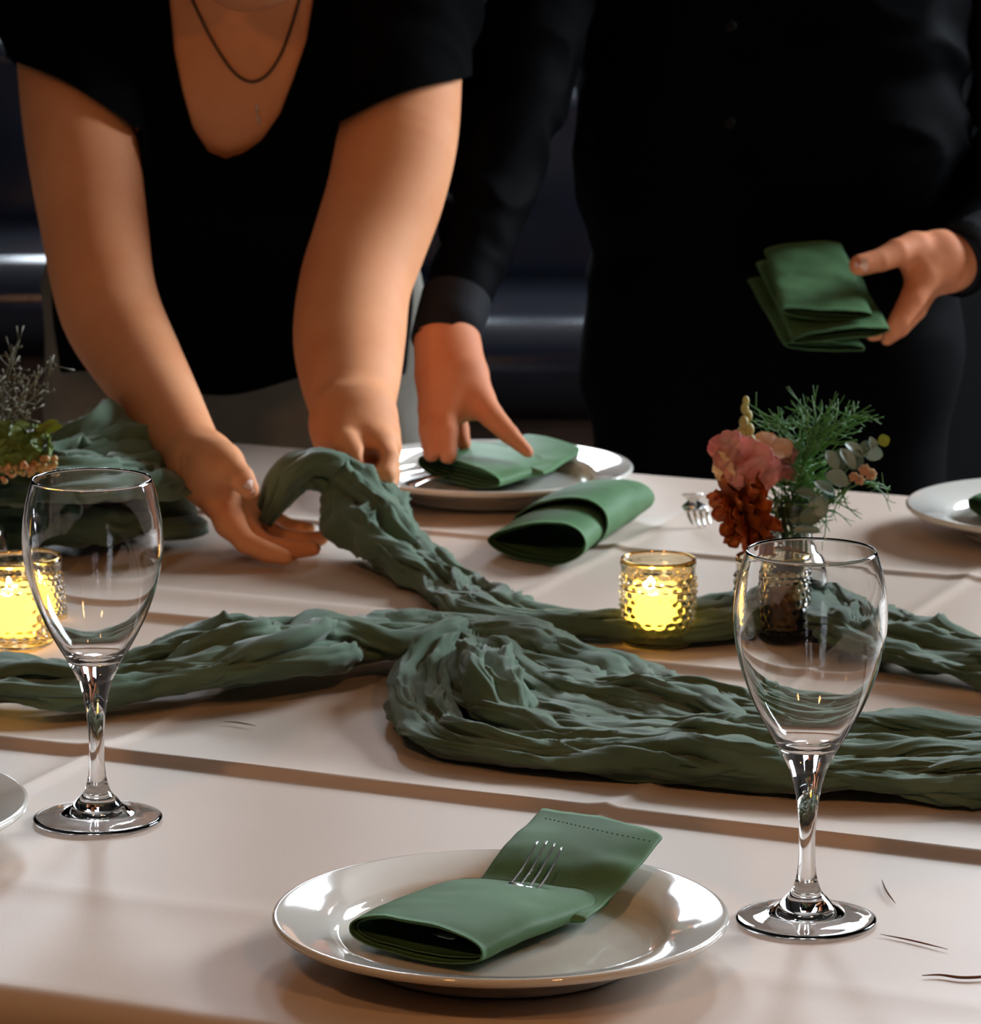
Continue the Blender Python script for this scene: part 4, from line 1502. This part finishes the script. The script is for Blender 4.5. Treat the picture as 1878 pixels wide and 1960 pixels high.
fing(H1, [(495, 1000, 24, 3.330), (535, 1028, 20, 3.320), (585, 1036, 18, 3.315), (615, 1030, 15, 3.315)], .003)
fing(H1, [(512, 985, 20, 3.350), (550, 1008, 17, 3.345), (590, 1012, 14, 3.340)], .003)
# thumb with its ball
fing(H1, [(392, 888, 46, 3.305), (420, 890, 38, 3.275)], .02)
fing(H1, [(408, 886, 34, 3.285), (440, 896, 29, 3.255), (462, 916, 26, 3.245), (477, 936, 20, 3.242)], .022)

# her left hand pinching the gauze (right in the picture)
for rows in ([(678, 815, 70, 3.41), (695, 838, 52, 3.39), (722, 852, 36, 3.37)],
             [(690, 812, 58, 3.41), (715, 842, 40, 3.40), (736, 862, 28, 3.385)],
             [(672, 815, 58, 3.41), (662, 838, 40, 3.385)]):
    fing(B, rows, .02)
fing(B, [(655, 822, 34, 3.385), (664, 850, 27, 3.36), (682, 876, 23, 3.345), (694, 898, 17, 3.345)], .006)         # thumb
fing(B, [(728, 852, 26, 3.37), (744, 878, 22, 3.35), (738, 908, 20, 3.335), (708, 914, 17, 3.335), (690, 908, 14, 3.345)], .003)  # index finger
fing(B, [(738, 868, 25, 3.385), (748, 908, 20, 3.365), (738, 938, 18, 3.35), (712, 938, 15, 3.345)], .003)
fing(B, [(738, 880, 23, 3.40), (742, 925, 18, 3.385), (728, 950, 16, 3.365), (705, 950, 14, 3.36)], .003)
B.cone(P(711, 872, 3.33), P(712, 880, 3.38), .0075, .006, .006, cut=True)
V1, F1 = B.surface()
hV, hF = head(None, P(457, -330, 3.60), (0, -.75, -.65), (0, -.62, .78), p1, 'skin_a', 'hair_brown', True)
b = MB()
V1 = relax(V1, F1, 2, .5)
b.add(V1, F1).add(hV, hF)
b.build('body', M['skin_a'], p1)
nail(p1, P(481, 931, 3.232), (.5, 0, -.85), (.45, -.8, .4), .011, .010)

# black T-shirt
TS = Field((-0.50, 3.50, 0.66), (0.06, 4.34, 1.36), 0.0042)
torso(TS, 0.0065)
AXES = [limb(TS, arm[:3], .02, .0085) for arm in (ARM_A, ARM_B)]
V, F = TS.surface()
N = normals(V, F)
V = V + N * wrinkle(V, .0022, 14, 3, (1, 1, .6))[:, None]
ly = np.array([-400, -150, 0, 100, 172, 243, 291, 303])
lx = np.array([300, 312, 324, 334, 349, 369, 400, 432])
ry_ = np.array([-400, -150, 0, 76, 152, 217, 268, 293, 303])
rx = np.array([625, 612, 599, 587, 561, 536, 501, 465, 434])


def neckline(v):
    x, y = proj(v)
    inx = np.minimum(x - np.interp(y, ly, lx), np.interp(y, ry_, rx) - x)
    inx = np.minimum(inx, 303 - y)
    f = np.where(v[:, 1] < 3.90, -inx, 50.0)
    nk = P(457, -120, 3.80)
    g = (np.linalg.norm(v - nk, axis=1) - 0.085) * 2000
    hem = np.where(v[:, 1] < 4.6, (v[:, 2] - 0.778 - 0.012 * np.sin(v[:, 0] * 30)) * 2000, 1)
    out = np.minimum(np.minimum(f, g), hem)
    for (pts, rd), (q0, q1) in zip(AXES, (((33, 120), (250, 238)), ((888, 150), (655, 232)))):
        dist = np.full(len(v), 9.0)
        for p_, r_ in zip(pts, rd):
            dist = np.minimum(dist, np.linalg.norm(v - p_, axis=1) - r_)
        t = (x - q0[0]) / (q1[0] - q0[0])
        line = q0[1] + (q1[1] - q0[1]) * t - 14 * np.sin(np.clip(t, 0, 1) * math.pi)
        out = np.where((dist < .006) & (t < 1.12), np.minimum(out, line - y), out)
    return out


V, F = clip(V, F, neckline)
sb = MB()
sb.add(V, F)
sh = sb.build('t_shirt', M['black_knit'], p1)

# necklace and small pendant on the chest surface
def on_body(px, py, lift=0.0):
    """nearest skin point of the chest seen at px,py"""
    x, y = proj(V1)
    m = (np.abs(x - px) < 9) & (np.abs(y - py) < 9)
    if not m.any():
        return P(px, py, 3.72)
    yy = V1[m][:, 1].min()
    return P(px, py, yy - lift)


ck = [(352, -40), (366, -5), (392, 50), (420, 100), (450, 140), (480, 156), (510, 144), (537, 105), (558, 50), (573, 0), (584, -40)]
cp = cr([on_body(x, y, .002) for x, y in ck], n=260)
cb = MB()
for i in range(0, 258, 2):
    cb.add(*tube(cp[i:i + 3], [.0011, .0014, .0011], 6))
chain_o = cb.build('chain_necklace', M['chain'], p1)
chain_o['kind'] = 'stuff'
for k, ((x0, y0), (x1, y1)) in enumerate([((491, 197), (493, 214)), ((492, 218), (498, 238))]):
    V, F = tube([on_body(x0, y0, .0018), on_body((x0 + x1) / 2, (y0 + y1) / 2, .0025), on_body(x1, y1, .0018)], [.0006, .0011, .0006], 6)
    mesh('pendant', V, F, M['silver'], p1)

# trousers
TR = Field((-0.50, 3.90, -0.02), (0.05, 4.42, 0.98), 0.007)
hx = [P(335, 640, 4.15), P(560, 640, 4.15)]
for i, c in enumerate(hx):
    c = np.array(c)
    s = -1 if i == 0 else 1
    TR.cone((c[0] + s * .012, 4.15, .845), (c[0] + s * .02, 4.16, .70), .118, .112, .05)
    TR.cone((c[0] + s * .012, 4.16, .70), (c[0] + s * .02, 4.06, .44), .095, .075, .03)
    TR.cone((c[0] + s * .02, 4.06, .44), (c[0] + s * .03, 4.18, .09), .073, .062, .02)
V, F = TR.surface()
V = V + normals(V, F) * wrinkle(V, .004, 9, 12)[:, None]
mesh('trousers', V, F, M['khaki'], p1)
for i, c in enumerate(hx):
    s = -1 if i == 0 else 1
    S2 = Field((c[0] - .15, 3.92, -.01), (c[0] + .15, 4.36, .16), .006)
    S2.cone((c[0] + s * .03, 4.22, .045), (c[0] + s * .04, 4.02, .035), .042, .034, .02)
    V, F = S2.surface()
    V[:, 2] = np.maximum(V[:, 2], 0.002)
    mesh('shoe', V, F, M['black_metal'], p1)
tag(p1, 'person in black T-shirt bending over the table and holding up green gauze', 'person')

# ------------------------------------------------------------------ second person, all in black, setting napkins
p2 = empty('person', (0.275, 4.08, 0))
B2 = Field((-0.13, 3.54, 0.745), (0.66, 4.30, 1.50), 0.0032)
HB = Field((-0.10, 3.50, 0.765), (0.06, 3.75, 0.93), 0.0022)
HC = Field((0.28, 3.70, 0.80), (0.50, 3.98, 1.00), 0.0022)
SL_R = [(1090, -330, 100, 3.99), (1055, -120, 105, 3.92), (1010, 80, 100, 3.86), (985, 180, 100, 3.83), (945, 340, 82, 3.775), (898, 500, 68, 3.72), (866, 600, 62, 3.675), (848, 664, 58, 3.648)]
SL_L = [(1880, -330, 100, 4.06), (1915, -120, 108, 4.09), (1940, 80, 105, 4.10), (1962, 240, 100, 4.08), (1945, 360, 90, 4.02), (1900, 445, 76, 3.95), (1850, 490, 70, 3.89), (1824, 506, 66, 3.872)]
limb(B2, [(x, y, r * .72, Y) for x, y, r, Y in SL_R], .03)
limb(B2, [(x, y, r * .72, Y) for x, y, r, Y in SL_L], .03)


def torso2(F_, e):
    for s in (-1, 1):
        F_.cone((.275 + s * .085, 4.05, 1.33), (.275 + s * .072, 4.05, 1.10), .100 + e, .090 + e, .05)
        F_.cone((.275 + s * .072, 4.05, 1.10), (.275 + s * .078, 4.06, .95), .090 + e, .094 + e, .05)
        F_.cone((.275 + s * .17, 4.02, 1.385), (.275 + s * .06, 4.06, 1.42), .055 + e, .06 + e, .04)


torso2(B2, 0)
B2.cone((.275, 4.06, 1.42), (.275, 4.03, 1.52), .056, .054, .04)
V, F = B2.surface()
body2 = MB()
body2.add(V, F)
# right hand pressing the napkin on the far plate
def fing2(F_, rows, k=.004):
    a, b_ = hp(rows)
    F_.chain(a, b_, k)
for rows in ([(852, 650, 50, 3.655), (838, 720, 44, 3.63), (832, 785, 30, 3.60)],
             [(856, 655, 50, 3.65), (868, 720, 46, 3.62), (866, 785, 30, 3.59)],
             [(862, 660, 46, 3.65), (892, 720, 42, 3.62), (915, 768, 32, 3.60)]):
    fing2(HB, rows, .018)
fing2(HB, [(912, 762, 33, 3.60), (940, 795, 24, 3.58), (975, 832, 19, 3.565), (1011, 866, 11.5, 3.555)], .006)
fing2(HB, [(824, 782, 24, 3.60), (822, 825, 21, 3.575), (826, 868, 17, 3.56)], .004)
fing2(HB, [(858, 785, 25, 3.592), (858, 828, 21, 3.565), (858, 872, 17, 3.55)], .003)
fing2(HB, [(870, 785, 22, 3.625), (880, 820, 18, 3.61), (888, 850, 14, 3.60)], .003)
V, F = HB.surface()
V = relax(V, F, 2, .5)
body2.add(V, F)
# left hand holding the bundle of napkins
for rows in ([(1850, 492, 40, 3.885), (1805, 500, 46, 3.865), (1768, 525, 34, 3.845)],
             [(1850, 492, 40, 3.885), (1795, 490, 44, 3.87), (1750, 482, 34, 3.855)],
             [(1845, 500, 40, 3.890), (1800, 520, 42, 3.885), (1770, 545, 30, 3.875)]):
    fing2(HC, rows, .02)
fing2(HC, [(1752, 478, 34, 3.852), (1718, 484, 27, 3.835), (1685, 498, 22, 3.822), (1645, 508, 20.5, 3.812)], .006)          # thumb
fing2(HC, [(1768, 528, 31, 3.845), (1748, 570, 25, 3.832), (1722, 612, 20, 3.822), (1701, 642, 12.5, 3.818)], .005)
fing2(HC, [(1772, 545, 28, 3.868), (1752, 590, 23, 3.858), (1722, 628, 18, 3.85), (1698, 650, 12, 3.845)], .004)
fing2(HC, [(1765, 560, 24, 3.89), (1738, 605, 20, 3.885), (1700, 632, 16, 3.88), (1670, 642, 12, 3.875)], .003)
V, F = HC.surface()
V = relax(V, F, 2, .5)
body2.add(V, F)
hV, hF = head(None, (.275, 4.00, 1.66), (-.1, -.9, -.35), (0, -.2, .95), p2, 'skin_b', 'hair_dark', False)
body2.add(hV, hF)
body2.build('body', M['skin_b'], p2)
nail(p2, P(1650, 506, 3.799), (-1, 0, -.15), (-.15, -.95, .3), .0125, .0125)

# shirt
TS = Field((-0.02, 3.80, 0.80), (0.62, 4.30, 1.56), 0.005)
torso2(TS, .010)
V, F = TS.surface()
V = V + normals(V, F) * (wrinkle(V, .006, 10, 21, (1, 1, 1.3)) + .012 * np.clip(1 - np.abs(V[:, 2] - 1.0) / .08, 0, 1))[:, None]
V, F = clip(V, F, lambda v: np.minimum(v[:, 2] - .900, np.linalg.norm(v - np.array([.275, 4.0, 1.53]), axis=1) - .08))
sb = MB()
sb.add(V, F)
for rows, cut0, cut1 in ((SL_R, (793, 745), (892, 672)), (SL_L, (1815, 565), (1808, 440))):
    S1 = Field((-0.16, 3.56, 0.80), (0.70, 4.28, 1.52), 0.0045)
    pts = [P(x, y, Y) for x, y, r, Y in rows]
    ext = 2 * np.array(pts[-1]) - np.array(pts[-2])
    S1.chain(pts + [ext], [r * pxm(Y) for x, y, r, Y in rows] + [rows[-1][2] * pxm(3.7)], .02)
    V, F = S1.surface()
    V = V + normals(V, F) * (wrinkle(V, .0045, 18, 25, (1, 1, 1)) * np.clip(np.linalg.norm(V - pts[-1], axis=1) / .08 - .7, 0, 1))[:, None]
    ax = norm(ext - np.array(pts[-2]))
    pc = pts[-1]
    V, F = clip(V, F, lambda v: np.where(np.linalg.norm(v - pc, axis=1) < .16, -((v - pc) @ ax), 1.0))
    sb.add(V, F)
sb.build('long_sleeved_shirt', M['black_shirt'], p2)
# cuffs
for rows in (SL_R, SL_L):
    a, c = P(rows[-2][0], rows[-2][1], rows[-2][3]), P(rows[-1][0], rows[-1][1], rows[-1][3])
    d = norm(c - a)
    r = rows[-1][2] * pxm(3.7)
    q = np.array([c - d * .055, c - d * .03, c - d * .004, c + d * .002, c - d * .004, c - d * .03])
    V, F = tube(q, [r + .0045, r + .004, r + .003, r + .0015, r - .0005, r - .001], 40, up=(0.3, 0.9, 0.2), cap=False)
    mesh('cuff', V, F, M['cuff'], p2)
for z in (1.13, 1.04, 1.22, 1.31):
    # front placket buttons
    pt = np.array([.223, 3.90, z])
    V, F = lathe([(0, .0025), (.0045, .0025), (.0055, .0015), (.0055, 0), (0, 0)], 20)
    V = V[:, [0, 2, 1]] * np.array([1, -1, 1])
    mesh('button', V + pt, F, M['button'], p2)

TR = Field((0.0, 3.86, -0.02), (0.56, 4.28, 1.02), 0.007)
for s in (-1, 1):
    TR.cone((.275 + s * .078, 4.06, .96), (.275 + s * .080, 4.06, .80), .094, .102, .05)
    TR.cone((.275 + s * .080, 4.06, .80), (.275 + s * .090, 4.06, .46), .098, .076, .03)
    TR.cone((.275 + s * .095, 4.06, .46), (.275 + s * .10, 4.09, .09), .075, .062, .02)
V, F = TR.surface()
V = V + normals(V, F) * wrinkle(V, .004, 9, 31)[:, None]
mesh('trousers', V, F, M['black_twill'], p2)
for s in (-1, 1):
    S2 = Field((.275 + s * .1 - .1, 3.84, -.01), (.275 + s * .1 + .1, 4.22, .16), .006)
    S2.cone((.275 + s * .10, 4.12, .045), (.275 + s * .11, 3.93, .035), .042, .034, .02)
    V, F = S2.surface()
    V[:, 2] = np.maximum(V[:, 2], 0.002)
    mesh('shoe', V, F, M['black_metal'], p2)
tag(p2, 'person in black shirt and trousers setting out folded napkins', 'person')
